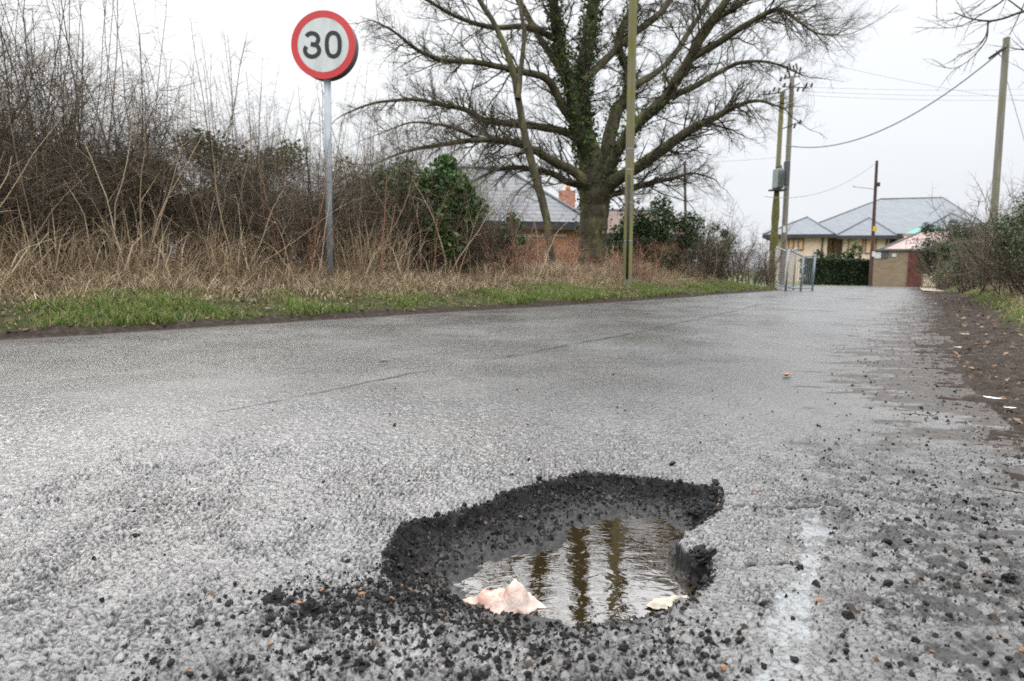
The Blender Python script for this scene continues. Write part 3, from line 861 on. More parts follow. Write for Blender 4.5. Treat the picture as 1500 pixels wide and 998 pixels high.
for px_, py_, r_ in pts_c:
    put_rock(random.choice(crumb_meshes), 'tarmac_crumb', px_ + random.uniform(-3, 3), py_ + random.uniform(-3, 3), r_ * .00072 * (500.0 / (py_ - 393)) * random.uniform(.8, 1.15), crumb_label, 'tarmac lump', 'crumbs of broken tarmac on the road')
for k in range(150):
    u = random.random()
    if u < .45: px_, py_ = random.gauss(600, 120), random.uniform(855, 1000)
    elif u < .7: px_, py_ = random.uniform(700, 1130), random.uniform(925, 1005)
    else: px_, py_ = random.uniform(1200, 1500), 1000 - 330 * random.random() ** 1.3
    put_rock(random.choice(crumb_meshes), 'tarmac_crumb', px_, py_, random.uniform(.0022, .0045) * 1.2, crumb_label, 'tarmac lump', 'crumbs of broken tarmac on the road')
for px_, py_ in ((529, 876), (532, 884), (438, 891), (470, 873), (600, 868), (586, 871), (575, 892), (1105, 720), (1128, 723), (1365, 957), (1200, 882), (1060, 983), (1497, 955), (276, 993), (395, 950)):
    put_rock(random.choice(brown_meshes), 'brown_pebble', px_, py_, random.uniform(.003, .0055), 'small orange brown pebble among the dark road grit', 'pebble', 'orange brown pebbles in the grit')

def scatter_gravel(name, pts, sizes, mat, kind='stuff'):
    n = len(pts)
    base = np.array([[1, .1, -.3], [-.2, 1, -.35], [-1, -.3, -.25], [.2, -.9, -.3], [.35, .3, .7], [-.4, -.2, .6]])
    Ft = np.array([[0, 1, 4], [1, 5, 4], [1, 2, 5], [2, 3, 5], [3, 4, 5], [3, 0, 4], [0, 3, 1], [1, 3, 2]])
    a = RNG.uniform(0, 6.28, n)
    P = base[None] * (1 + .35 * RNG.normal(size=(n, 6, 3)).clip(-1.2, 1.2)) * sizes[:, None, None]
    ca, sa = np.cos(a)[:, None], np.sin(a)[:, None]
    X = P[..., 0] * ca - P[..., 1] * sa; Y = P[..., 0] * sa + P[..., 1] * ca
    V = np.stack([X, Y, P[..., 2]], -1) + pts[:, None]
    F = (np.arange(n) * 6)[:, None, None] + Ft[None]
    o = mesh_np(name, V.reshape(-1, 3), F.reshape(-1, 3), mat, None, {'rnd': np.repeat(RNG.random(n), 6)})
    o['kind'] = kind
    return o
n = 340000
gx_ = RNG.uniform(-.9, 2.0, n); gy_ = RNG.uniform(.62, 2.8, n)
dd = sdist(gx_, gy_, PD); do_ = sdist(gx_, gy_, PO); dw_ = sdist(gx_, gy_, PW)
heap = G(590, 890, 0)
prob = .30 * smooth(-.10, .08, dd) * smooth(.3, .62, fbm(gx_ * 18, gy_ * 18, 12, 3)) + .9 * smooth(-.004, .004, do_) * (dw_ < -.0005) * (.22 + .78 * smooth(.98, 1.06, gy_ + .25 * (gx_ < -.12))) * (1 - .66 * smooth(.02, .085, do_) * (gy_ > 1.1)) + 1.0 * np.exp(-(((gx_ - heap.x) / .14) ** 2 + ((gy_ - heap.y) / .06) ** 2)) + .035 * smooth(.30, .6, gx_ - .28 * (gy_ - .8)) * smooth(2.2, 1.2, gy_) + .0012
sel = (RNG.random(n) < prob) & (dw_ < 0)
gx_, gy_ = gx_[sel], gy_[sel]
gz_ = road_height(gx_, gy_)[0]
M['gravel'] = veg_mat('road_grit', [(0, (.005, .005, .006)), (.8, (.018, .017, .016)), (.95, (.06, .055, .05)), (1, (.14, .10, .07))], .5, 0, .13)
scatter_gravel('gravel', np.stack([gx_, gy_, gz_ + .0022], 1), np.exp(RNG.normal(math.log(.0020), .52, len(gx_))).clip(.0008, .0075), M['gravel'])
# mud clods, leaf scraps and grit on the right-hand mud
n = 34000
s_ = RNG.uniform(6, ER.L - .5, n); q_ = RNG.normal(.14, .30, n)
x_, y_, z_ = vz_right(s_, np.maximum(q_, -.02))
xr, yr = ER.xy(s_, q_)
x_ = np.where(q_ < 0, xr, x_); y_ = np.where(q_ < 0, yr, y_)
z_ = np.where(q_ < 0, road_height(x_, y_)[0], z_)
M['clod'] = veg_mat('mud_clods', [(0, (.02, .015, .011)), (.7, (.06, .045, .033)), (1, (.16, .12, .09))], .6, 0, .3)
scatter_gravel('mud_clods', np.stack([x_, y_, z_ + .002], 1), np.exp(RNG.normal(math.log(.0034), .5, n)).clip(.0012, .013), M['clod'])

# ------------------------------------------------------------------ grass and dead growth (stuff)
def grow_blades(name, fn, n, smin, smax, qf, hf, wf, lean, mat, droop=.3, dens=None, bias=1.0):
    s = smin + (smax - smin) * RNG.random(n) ** bias
    q = qf(n)
    x, y, z = fn(s, q)
    keep = np.ones(n, bool) if dens is None else RNG.random(n) < dens(x, y, s, q)
    x, y, z, s, q = x[keep], y[keep], z[keep], s[keep], q[keep]
    n = len(x)
    h = hf(n, x, y, q); w = wf(n)
    o = blades(name, np.stack([x, y, z - .01], 1), h, w, RNG.uniform(*lean, n), mat, None, droop)
    o['kind'] = 'stuff'
    return o
U = RNG.uniform
patch = lambda x, y: smooth(.35, .6, fbm(x * 1.6, y * 1.6, 301, 3))
grow_blades('grass', vz_left, 130000, 12, EL.L, lambda n: .12 + .95 * RNG.random(n) ** 1.5, lambda n, x, y, q: U(.02, .085, n) * (.6 + .8 * patch(x, y)), lambda n: U(.004, .009, n), (.2, 1.1), M['grass'],
            dens=lambda x, y, s, q: np.clip(.38 + .8 * patch(x, y) - .2 * q, .05, 1) * smooth(.08, .22, q + .16 * (fbm(x * 5, y * 5, 88, 3) - .5)))
grow_blades('dead_grass', vz_left, 90000, 12, EL.L - .3, lambda n: .26 + 2.4 * RNG.random(n) ** .9, lambda n, x, y, q: U(.04, .28, n) * (.4 + 1.2 * fbm(x * 4, y * 4, 333, 2)) * (1 - .3 * smooth(8.8, 10.5, y)) * smooth(.3, 1.5, q) * (.5 + .9 * fbm(x * 2, y * 2, 55, 3)) + .03, lambda n: U(.004, .008, n), (.4, 1.6), M['straw'],
            .35, dens=lambda x, y, s, q: smooth(.25, 1.1, q + .6 * (fbm(x * 2, y * 2, 89, 3) - .5)))
grow_blades('tall_dead_grass', vz_left, 21000, 12, EL.L - 1.5, lambda n: 1.45 + 1.4 * RNG.random(n), lambda n, x, y, q: U(.25, .95, n) * (.35 + 1.0 * fbm(x * 1.1, y * 1.1, 57, 3)) * (1 - .5 * smooth(8.8, 10.5, y)), lambda n: U(.006, .012, n), (.05, 1.2), M['straw'], .25,
            dens=lambda x, y, s, q: smooth(.3, .6, fbm(x * 1.3, y * 1.3, 58, 3)))
grow_blades('right_grass', vz_right, 60000, 7, ER.L, lambda n: .45 + 1.4 * RNG.random(n), lambda n, x, y, q: U(.03, .13, n), lambda n: U(.004, .010, n), (.2, 1.1), M['grass'],
            dens=lambda x, y, s, q: np.clip(.2 + .9 * patch(x, y), 0, 1) * smooth(.45, .75, q + .3 * (fbm(x * 3, y * 3, 98, 3) - .5)))
grow_blades('right_dead_grass', vz_right, 22000, 7, ER.L, lambda n: .6 + 1.4 * RNG.random(n), lambda n, x, y, q: U(.05, .30, n) * smooth(.4, 1.2, q), lambda n: U(.004, .008, n), (.3, 1.3), M['straw'])
# fallen leaves on the verges
for nm, fn, nn, qa, qb, smin, smax in (('leaf_litter', vz_left, 5200, .08, 1.5, 12, EL.L), ('right_leaf_litter', vz_right, 1900, -.0, 1.3, 6.5, ER.L)):
    s_ = U(smin, smax, nn); q_ = U(qa, qb, nn)
    x_, y_, z_ = fn(s_, q_)
    o = leaves(nm, np.stack([x_, y_, z_ + U(.004, .02, nn)], 1), U(.015, .05, nn), M['litter_leaf'], None, 1.5, .7)
    o['kind'] = 'stuff'
# low green weeds
for (px_, py_, Y) in ((300, 448, 7.0), (316, 440, 7.4), (265, 452, 6.6), (205, 452, 6.2), (610, 425, 9.5), (650, 428, 9.3), (90, 470, 5.4), (470, 430, 7.6)):
    c = D(px_, py_, Y)
    s_ = U(-.16, .16, 60); t_ = U(-.12, .12, 60)
    o = blades('weed', np.stack([c.x + s_ * .4, c.y + t_ * .4, np.full(60, c.z - .05)], 1), U(.06, .15, 60), U(.012, .028, 60), U(.4, 1.3, 60), M['laurel'] if px_ % 20 else M['grass'])
    tag(o, 'broad leaved green weed tuft growing in the roadside grass', 'weed', 'green weeds in the left verge')

# ------------------------------------------------------------------ woody growth
def rot_dir(d, ang, rg):
    a = Vector(d).orthogonal().normalized(); a.rotate(Matrix.Rotation(rg.uniform(0, 6.283), 3, Vector(d)))
    v = Vector(d); v.rotate(Matrix.Rotation(ang, 3, a)); return v
def grow(T, p, d, Ln, r, lvl, rg, up=.0, wig=.25, kids=4, ratio=.45, ang=(.5, 1.2), seg=5, sides=3, start=.15):
    pts = [Vector(p)]; d = Vector(d).normalized()
    st = Ln / seg
    for i in range(seg):
        d = (d + Vector((rg.gauss(0, wig), rg.gauss(0, wig), rg.gauss(0, wig) + up))).normalized()
        pts.append(pts[-1] + d * st)
    rad = [r * (1 - .75 * i / seg) for i in range(seg + 1)]
    T.add(pts, rad, sides)
    if lvl > 0:
        nk = max(1, int(kids * rg.uniform(.7, 1.3)))
        for k in range(nk):
            f = start + (1 - start) * (k + rg.random()) / nk
            i = min(int(f * seg), seg - 1); fr = f * seg - i
            q = pts[i].lerp(pts[i + 1], fr)
            dd = rot_dir((pts[i + 1] - pts[i]).normalized(), rg.uniform(*ang), rg)
            grow(T, q, dd, Ln * ratio * rg.uniform(.6, 1.25) * (1.15 - .5 * f), r * (1 - .7 * f) * .62, lvl - 1, rg, up, wig, kids, ratio, ang, max(3, seg - 1), 3, start)

def shrub_protos(n, mat, H, seed):
    out = []
    for k in range(n):
        rg = random.Random(seed + k)
        root = empty('bare_shrub', (0, 0, 0))
        S, T = Tubes(), Tubes()
        for i in range(22):
            a = rg.uniform(0, 6.283); rr_ = rg.uniform(0, .55)
            p = Vector((rr_ * math.cos(a), rr_ * math.sin(a), -.05))
            h = H * rg.uniform(.5, 1.0) if i % 3 else H * rg.uniform(1.0, 1.72)
            ln = .13 if i % 3 == 0 else .42
            d = Vector((rg.gauss(0, ln), rg.gauss(0, ln), 1)).normalized()
            seg = 8; pts = [p]; dd = d
            for j in range(seg):
                dd = (dd + Vector((rg.gauss(0, .07), rg.gauss(0, .07), .05))).normalized()
                pts.append(pts[-1] + dd * h / seg)
            r0 = rg.uniform(.0045, .009)
            S.add(pts, [r0 * (1 - .85 * j / seg) + .0012 for j in range(seg + 1)], 5)
            for j in range(1, seg):
                dense = 4 if pts[j].z < H * .8 else 4
                for _ in range(dense):
                    q = pts[j].lerp(pts[j + 1], rg.random())
                    low = q.z < H * .85
                    grow(T, q, rot_dir((pts[j + 1] - pts[j]).normalized(), rg.uniform(.6, 1.4), rg), rg.uniform(.35, .8) if low else rg.uniform(.12, .36), .0032 if low else .0020, 2 if low else 1, rg, .03, .22, 5, .42)
        S.build('stems', mat, root); T.build('twigs', mat, root)
        out.append(root)
    return out
def copy_tree(o, parent=None):
    c = o.copy(); C.objects.link(c); c.parent = parent
    for ch in list(o.children): copy_tree(ch, c)
    return c
H0 = 2.0
protos = shrub_protos(5, M['thorn'], H0, 40)
used_p = [0] * 5
spots = []
s = 11.4
while s < 21.6:
    spots.append((s, random.uniform(2.1, 2.7), random.uniform(.85, 1.12))); s += random.uniform(.42, .6)
s = 11.0
while s < 21.6:
    spots.append((s, random.uniform(3.0, 3.8), random.uniform(.95, 1.25))); s += random.uniform(.7, 1.0)
s = 23.8
for k, (s_, q_, sc_) in enumerate(spots):
    i = k % 5
    sc_ *= 1.0 - .15 * float(smooth(14.5, 19.0, s_))
    if s_ > 20.3: sc_ *= .85
    o = protos[i] if used_p[i] == 0 else copy_tree(protos[i])
    used_p[i] = 1
    x_, y_, z_ = vz_left(np.array(s_), np.array(q_))
    o.location = (float(x_), float(y_), float(z_)); o.rotation_euler = (0, 0, random.uniform(0, 6.28)); o.scale = (sc_, sc_, sc_ * random.uniform(.9, 1.1))
    tag(o, 'leafless thorn shrub in the tall hedge behind the left verge', 'shrub', 'bare shrubs of the left hedge')

def bush(name, centre, rad, n, lsize, mat, label, cat, lumps=8, twigs=40, seed=1, twigmat=None, hollow=.55, aspect=.55, group=None):
    """leafy bush: leaf clumps spread through its volume around short stems"""
    rg = np.random.default_rng(seed); rp = random.Random(seed)
    c = Vector(centre); root = empty(name, (c.x, c.y, c.z - rad[2]), label, cat, group)
    # sub-clump centres
    th = rg.uniform(0, 2 * np.pi, lumps * 4); zz = rg.uniform(-.8, 1, lumps * 4)
    rr_ = np.sqrt(1 - zz ** 2 * .98)
    cc = np.stack([np.cos(th) * rr_, np.sin(th) * rr_, zz], 1) * rg.uniform(hollow, .95, (lumps * 4, 1))
    w = rg.random(len(cc)) + .3; k = rg.choice(len(cc), n, p=w / w.sum())
    off = rg.normal(size=(n, 3)); off /= np.linalg.norm(off, axis=1, keepdims=True)
    P = cc[k] + off * (rg.random((n, 1)) ** .45) * rg.uniform(.16, .36, (len(cc), 1))[k]
    P = P * np.array(rad) + np.array(c)
    P[:, 2] = np.maximum(P[:, 2], c.z - rad[2] + .02)
    leaves('foliage', P, rg.uniform(.7, 1.3, n) * lsize, mat, root, .25, aspect)
    T = Tubes()
    for i in range(twigs):
        d = Vector((rp.gauss(0, .6), rp.gauss(0, .6), rp.uniform(.3, 1.2))).normalized()
        grow(T, (c.x + rp.uniform(-.4, .4) * rad[0], c.y + rp.uniform(-.4, .4) * rad[1], c.z - rad[2]), d, rad[2] * rp.uniform(1.2, 2.2), .010, 2, rp, .05, .18, 5, .4)
    T.build('stems', twigmat or M['thorn'], root)
    return root
# evergreen growth inside and beside the left hedge
bush('evergreen_bush', D(618, 312, 10.1), (.80, .6, .82), 13000, .075, M['bright_leaf'], 'rounded glossy evergreen bush right of the speed limit sign', 'bush', 9, 30, 5)
bush('evergreen_bush', D(556, 325, 10.2), (.55, .5, .72), 5200, .07, M['laurel'], 'darker evergreen bush between the sign post and the rounded evergreen bush', 'bush', 8, 40, 15)
bush('evergreen_bush', D(735, 350, 11.6), (.42, .4, .40), 1300, .07, M['laurel'], 'small straggly evergreen bush in front of the brick house', 'bush', 5, 25, 6, hollow=.3)
for k, (px_, py_, Y, rx, rz_, n) in enumerate(((60, 300, 7.3, 1.0, .95, 7000), (300, 305, 8.7, 1.2, .95, 8500), (430, 315, 9.6, 1.0, .9, 7500), (190, 325, 8.0, .8, .8, 6000), (530, 325, 10.3, .7, .8, 6000))):
    bush('ivy_thicket', D(px_, py_, Y), (rx, .5, rz_), n, .06, M['ivy'], ['dark ivy thicket inside the hedge at the left edge of the photo', 'dark ivy thicket inside the hedge left of the sign post', 'dark ivy thicket directly behind the sign post',
         'low dark ivy thicket between the two wider ones left of the sign', 'dark ivy thicket between sign post and rounded evergreen bush'][k], 'ivy', 6, 22, 50 + k)
# brambles arching out in front of the hedge
T_all = []
for k in range(64):
    rg = random.Random(900 + k)
    T = Tubes()
    s_ = rg.uniform(12.5, 21.5) if k < 54 else rg.uniform(21.5, 27)
    q_ = rg.uniform(1.5, 2.2)
    x_, y_, z_ = [float(v) for v in vz_left(np.array(s_), np.array(q_))]
    for j in range(rg.randint(3, 7)):
        p = Vector((x_ + rg.gauss(0, .12), y_ + rg.gauss(0, .12), z_ - .03))
        Ln = rg.uniform(.6, 1.8) * (1 if k < 54 else .5)
        d = Vector((rg.gauss(0, .35), rg.gauss(0, .35), 1)).normalized()
        grow(T, p, d, Ln, rg.uniform(.004, .009), 1 if rg.random() < .6 else 2, rg, -.02, .10, 5, .22, (.4, .9), 8, 4)
    o = T.build('dead_stems', M['stalk'] if k % 3 else M['bramble'], None, (x_, y_, z_))
    tag(o, 'clump of dry bramble canes and dead stems at the foot of the left hedge', 'dead stems', 'dry cane clumps along the left hedge')

# ------------------------------------------------------------------ the oak
OY = 15.0
oak = empty('oak_tree', tuple(D(868, 402, OY)), 'large bare ivy covered oak spreading over the verge behind a mossy pole', 'tree')
def limb(pts, dy, r_px, y0=OY):
    """trace: list of (px, py, radius_px); dy: how far the tip comes forward (-) or goes back (+)"""
    if pts[0][2] >= 7 and 845 <= pts[0][0] <= 895 and pts[0][1] > 205 and y0 == OY and pts[0][2] < 30:
        pts = [(870, pts[0][1] + 42, pts[0][2] * .55)] + pts
    n = len(pts); P = []; Rr = []
    for i, (a, b, r) in enumerate(pts):
        Y = y0 + dy * (i / (n - 1)) ** 1.1
        P.append(D(a, b, Y)); Rr.append(r * (.70 if r < 20 else .80) * Y / FPX)
    # resample smoothly
    m_ = (n - 1) * 5 + 1; t = np.linspace(0, n - 1, m_)
    A = np.array([tuple(p) for p in P]); Q = np.zeros((m_, 3))
    for c_ in range(3):
        i0 = np.clip(np.floor(t).astype(int), 0, n - 2); f = t - i0
        p0 = A[np.clip(i0 - 1, 0, n - 1), c_]; p1 = A[i0, c_]; p2 = A[i0 + 1, c_]; p3 = A[np.clip(i0 + 2, 0, n - 1), c_]
        Q[:, c_] = .5 * (2 * p1 + (p2 - p0) * f + (2 * p0 - 5 * p1 + 4 * p2 - p3) * f ** 2 + (3 * p1 - p0 - 3 * p2 + p3) * f ** 3)
    rr2 = np.interp(t, np.arange(n), Rr)
    Q[1:-1] += RNG.normal(size=(m_ - 2, 3)) * rr2[1:-1, None] * .045
    return Q, rr2
LIMBS = [
 ([(869, 268, 24), (862, 232, 19), (856, 180, 17), (852, 120, 16), (862, 60, 14), (870, 0, 12), (880, -120, 10), (884, -260, 7), (890, -400, 3)], .6),
 ([(862, 232, 15), (846, 180, 13), (833, 120, 12), (818, 60, 11), (810, 0, 10), (800, -110, 8), (780, -230, 5), (760, -330, 2)], -.8),
 ([(882, 262, 17), (890, 215, 15), (903, 165, 13), (918, 140, 12), (921, 110, 10), (905, 60, 8), (930, 0, 7), (950, -110, 5), (985, -240, 2)], 1.2),
 ([(888, 255, 15), (908, 215, 13), (935, 180, 12), (973, 145, 12), (1009, 88, 10), (1036, 40, 9), (1064, 0, 8), (1110, -90, 6), (1160, -190, 3)], -1.5),
 ([(886, 282, 15), (905, 262, 14), (934, 245, 12), (973, 218, 11), (1009, 192, 9), (1048, 172, 7), (1080, 155, 5), (1112, 148, 3), (1150, 160, 1.2)], -2.5),
 ([(880, 290, 8), (905, 283, 7), (947, 270, 6), (987, 261, 4), (1015, 254, 2.5), (1045, 262, 1.2)], 1.5),
 ([(864, 280, 12), (841, 252, 11), (810, 236, 10), (775, 217, 8), (740, 207, 7), (700, 205, 6), (647, 212, 5), (594, 222, 3), (550, 240, 1.3)], -1.8),
 ([(850, 210, 10), (826, 193, 9), (775, 184, 8), (735, 180, 7), (709, 176, 6), (682, 161, 5.5), (647, 154, 5), (607, 146, 4), (545, 152, 2.5), (500, 170, 1.2)], 1.2),
 ([(846, 190, 10), (824, 155, 9), (801, 116, 8), (762, 105, 7), (700, 92, 6), (647, 88, 5), (610, 72, 4), (575, 45, 2.5), (545, 30, 1.2)], -2.6),
 ([(858, 276, 9), (832, 267, 8), (801, 252, 6), (748, 246, 5), (716, 254, 3), (690, 268, 1.3)], .8),
 ([(852, 120, 9), (880, 95, 8), (915, 60, 7), (965, 22, 6), (985, -5, 5), (1030, -60, 4), (1080, -130, 2)], 2.4),
 ([(1009, 88, 8), (1060, 58, 7), (1100, 32, 6), (1140, 14, 5), (1168, 30, 3), (1195, 48, 2), (1230, 52, 1)], -2.2),
 ([(973, 145, 8), (1015, 128, 6), (1050, 108, 5), (1085, 92, 4), (1130, 92, 2.5), (1175, 110, 1.2)], 1.5),
 ([(833, 120, 8), (800, 70, 7), (770, 20, 6), (735, -40, 5), (690, -110, 3), (650, -160, 1.5)], 1.8),
 ([(818, 60, 7), (775, 40, 6), (720, 40, 5), (670, 25, 4), (625, 0, 3), (580, -25, 1.5)], -1.6),
 ([(921, 130, 8), (975, 95, 6), (1020, 30, 5), (1055, -30, 4), (1090, -110, 2)], 3.0),
 ([(1036, 40, 6), (1085, 5, 5), (1125, -20, 4), (1165, -30, 2.5), (1200, -15, 1)], .5),
 ([(700, 205, 4), (672, 190, 3.5), (640, 182, 3), (600, 180, 2), (560, 195, 1)], -2.2),
]
TR = Tubes()
TR.add(*limb([(868, 424, 40), (868, 404, 31), (868, 380, 27), (869, 350, 25), (870, 320, 25.5), (871, 292, 28), (870, 262, 27), (867, 232, 22), (862, 200, 12)], 0, 0), sides=14)
TL, TT = Tubes(), Tubes()
rgo = random.Random(3)
ivy_pts = []
for li, (pts, dy) in enumerate(LIMBS):
    base_Y = OY
    if li == 11: base_Y = OY - .75
    if li == 12: base_Y = OY - .5
    if li == 13: base_Y = OY - .3
    if li == 17: base_Y = OY - 1.0
    Q, rr2 = limb(pts, dy, 0, base_Y)
    TL.add(Q, rr2, 8 if rr2[0] > .08 else 6)
    if li < 5 or li in (7,):
        for i in range(len(Q)):
            p = Q[i]
            if (li in (0, 1, 2) and 1.6 < p[2] < 9) or (li in (3, 4, 7) and p[2] < (4.8 if li == 3 else 3.4) and i < len(Q) * .5):
                nn = int({0: 170, 1: 150, 2: 45, 3: 38, 4: 9, 7: 12}[li])
                v = RNG.normal(size=(nn, 3)); v /= np.linalg.norm(v, axis=1, keepdims=True)
                ivy_pts.append(p + v * (rr2[i] * 1.15 + RNG.uniform(0, .11, (nn, 1))) + RNG.normal(size=(nn, 3)) * .03)
    n = len(Q)
    i = 5
    while i < n - 1:
        p = Vector(Q[i]); t = (Vector(Q[min(i + 1, n - 1)]) - Vector(Q[i - 1])).normalized()
        f = i / n
        ksub = 1 if f < .3 else 2
        for _ in range(ksub):
            Ln = rgo.uniform(.5, 1.6) * (1.15 - .65 * f)
            rb = min(rr2[i] * .42, .028)
            grow(TT, p, rot_dir(t, rgo.uniform(.45, 1.15), rgo), Ln, max(rb * .8, .007), 3, rgo, .03, .19, 7, .50, (.35, 1.1), 6, 3)
        i += 1 if f > .35 else 2
    grow(TT, Vector(Q[-1]), Vector(Q[-1] - Q[-4]).normalized(), 1.0, rr2[-1], 3, rgo, .02, .2, 5, .5)
# one trunk with limbs: the trunk is a part, the limbs another, the twigs the crown
TR.build('trunk', M['bark'], oak)
TL.build('limbs', M['bark'], oak)
TT.build('crown', M['twig'], oak)
ip = np.concatenate(ivy_pts)
tr = RNG.uniform(0, 1, 500); ang = RNG.uniform(0, 6.28, 500)
cb_ = np.array(D(868, 340, OY)); ex_ = np.stack([cb_[0] + np.cos(ang) * .42, cb_[1] + np.sin(ang) * .42, RNG.uniform(.5, 2.4, 500)], 1)
leaves('ivy', np.concatenate([ip, ex_[:220]]), U(.035, .085, len(ip) + 220), M['tree_ivy'], oak, .1, .8)

# slim leaning tree in front of it
slim = empty('slim_tree', tuple(D(810, 402, 13.2)), 'slim bare tree leaning left in front of the brick house', 'tree')
TR, TT = Tubes(), Tubes()
for pts, dy in (([(812, 408, 10), (806, 370, 8.5), (800, 320, 8.5), (785, 260, 9), (770, 205, 8), (760, 150, 7.5), (752, 108, 7), (738, 65, 6), (720, 28, 5.5), (702, 0, 5), (670, -70, 4), (640, -150, 2)], .3),
                ([(759, 145, 6), (763, 100, 5), (768, 50, 4.5), (762, 0, 4), (770, -80, 2.5)], .6), ([(785, 260, 1.8), (765, 275, 1.5), (748, 298, 1), (741, 330, .5)], -.3), ([(772, 215, 2.2), (740, 240, 1.8), (705, 268, 1.2), (680, 296, .5)], -.4)):
    Q, rr2 = limb(pts, dy, 0, 13.2)
    TR.add(Q, rr2, 8)
    for i in range(12, len(Q) - 1, 2):
        grow(TT, Vector(Q[i]), rot_dir(Vector(Q[i] - Q[i - 1]).normalized(), rgo.uniform(.5, 1.1), rgo), rgo.uniform(.4, 1.1), .011, 2, rgo, .04, .2, 5, .45)
TR.build('trunk', M['bark'], slim); TT.build('crown', M['twig'], slim)

# bough hanging in from a tree outside the frame on the right
ov = empty('overhanging_tree', (9.6, 7.6, .3), 'bare tree at the right whose thin drooping branches hang over the lane', 'tree')
TR, TT = Tubes(), Tubes()
tp = [(9.6, 7.6, .2), (9.5, 7.7, 1.6), (9.4, 7.9, 3.2), (9.0, 8.2, 4.8), (8.7, 8.5, 6.5)]
TR.add(tp, [.16, .13, .11, .08, .04], 8)
for pts, dy, y0 in (([(1640, 40, 7), (1560, 5, 4), (1500, 17, 2.6), (1470, 27, 2.2), (1448, 31, 2), (1420, 27, 1.4), (1398, 18, .9)], .3, 8.3),
                    ([(1640, -60, 6), (1560, -50, 3.5), (1500, -30, 2), (1470, 0, 1.6), (1440, 20, 1.1), (1400, 40, .7), (1340, 40, .4)], .5, 8.4),
                    ([(1448, 31, 1.6), (1445, 50, 1.3), (1435, 66, 1), (1415, 78, .6), (1403, 80, .4)], .1, 8.5), ([(1447, 33, 1.5), (1444, 60, 1.2), (1420, 88, .8), (1398, 100, .6), (1380, 98, .4)], .4, 8.6),
                    ([(1640, 100, 5), (1560, 90, 3), (1510, 75, 1.6), (1490, 72, 1), (1478, 70, .5)], .2, 8.3), ([(1560, 90, 2), (1520, 110, 1.2), (1500, 108, .6)], .2, 8.3),
                    ([(1500, 17, 1.5), (1460, -8, 1.1), (1430, 10, .8), (1390, 30, .5), (1365, 22, .3)], .3, 8.5)):
    Q, rr2 = limb(pts, dy, 0, y0)
    TR.add(Q, rr2, 5)
    for i in range(6, len(Q) - 1, 2):
        grow(TT, Vector(Q[i]), rot_dir(Vector(Q[i] - Q[i - 1]).normalized(), rgo.uniform(.3, .8), rgo), rgo.uniform(.15, .45), .0045, 1, rgo, .0, .12, 3, .45)
p1 = D(1640, 40, 8.3); p2 = D(1640, -60, 8.4); p3 = D(1640, 100, 8.3)
TR.add([(9.2, 8.05, 4.0), p1.lerp(Vector((9.2, 8.05, 4.0)), .4), p1], [.07, .06, .058], 6)
TR.add([(9.0, 8.2, 4.8), p2.lerp(Vector((9.0, 8.2, 4.8)), .4), p2], [.07, .055, .05], 6)
TR.add([(9.45, 7.85, 2.6), p3.lerp(Vector((9.45, 7.85, 2.6)), .4), p3], [.06, .05, .041], 6)
TR.build('trunk', M['bark'], ov); TT.build('crown', M['twig'], ov)

# ------------------------------------------------------------------ bushes right of the oak and on the far right
def srub(px_, py_, Y, rx, ry, rz_, n, ls, mat, label, seed, cat='bush', **k):
    return bush(k.pop('name', 'roadside_bush'), D(px_, py_, Y), (rx, ry, rz_), n, ls, mat, label, cat, seed=seed, **k)
srub(958, 358, 17.0, 1.05, .7, 1.05, 8000, .085, M['laurel'], 'dark evergreen bush just right of the mossy pole', 71, twigs=30)
srub(1035, 372, 18.6, .8, .6, .75, 3000, .075, M['ivy'], 'mixed dark bush between the evergreen and the brown scrub', 72, twigs=60, hollow=.4)
srub(905, 372, 16.6, .5, .6, .80, 2200, .085, M['laurel'], 'evergreen bush between the oak trunk and the mossy pole', 73, twigs=20)
def twig_bush(px_, py_, Y, w, h, nst, label, seed, mat=None, name='scrub_bush', group=None):
    rg = random.Random(seed); c = D(px_, py_, Y)
    root = empty(name, tuple(c), label, 'bush', group)
    T, S = Tubes(), Tubes()
    for i in range(nst):
        p = c + Vector((rg.uniform(-w, w) * .8, rg.uniform(-w, w) * .6, -.1))
        hh = h * rg.uniform(.5, 1.1)
        d = Vector((rg.gauss(0, .28), rg.gauss(0, .28), 1)).normalized()
        pts = [p]
        for j in range(6):
            d = (d + Vector((rg.gauss(0, .12), rg.gauss(0, .12), .02))).normalized(); pts.append(pts[-1] + d * hh / 6)
        S.add(pts, [.012, .011, .009, .008, .006, .004, .002], 4)
        for j in range(1, 6):
            for _ in range(3):
                grow(T, pts[j], rot_dir(d, rg.uniform(.5, 1.3), rg), rg.uniform(.25, .6), .005, 2, rg, .03, .2, 4, .45)
    S.build('stems', mat or M['thorn'], root); T.build('twigs', mat or M['thorn'], root)
    return root
twig_bush(1035, 412, 18.4, 1.1, 2.25, 36, 'tall brown scrub bush with pale tips in front of the far wooden pole', 81)
twig_bush(1085, 414, 20.0, 1.0, 1.85, 36, 'lower brown scrub bush ending the hedge before the galvanised railings', 82)
twig_bush(1108, 416, 21.6, .55, 1.15, 26, 'last small brown scrub bush beside the steel post at the bend', 88)
twig_bush(1000, 410, 17.0, .9, 1.7, 26, 'brown twiggy scrub in front of the dark evergreen bush', 83)
twig_bush(700, 405, 11.9, .8, 1.5, 16, 'grey brown scrub bush in front of the slate roof', 84)
twig_bush(795, 405, 13.6, .8, 1.0, 20, 'low reddish scrub around the foot of the slim leaning tree', 85, M['bramble'])
twig_bush(905, 412, 13.9, .8, .7, 14, 'low reddish scrub at the foot of the oak trunk', 86, M['bramble'])
twig_bush(650, 405, 11.6, .8, 1.6, 12, 'grey brown scrub overhanging the rounded evergreen bush', 87)

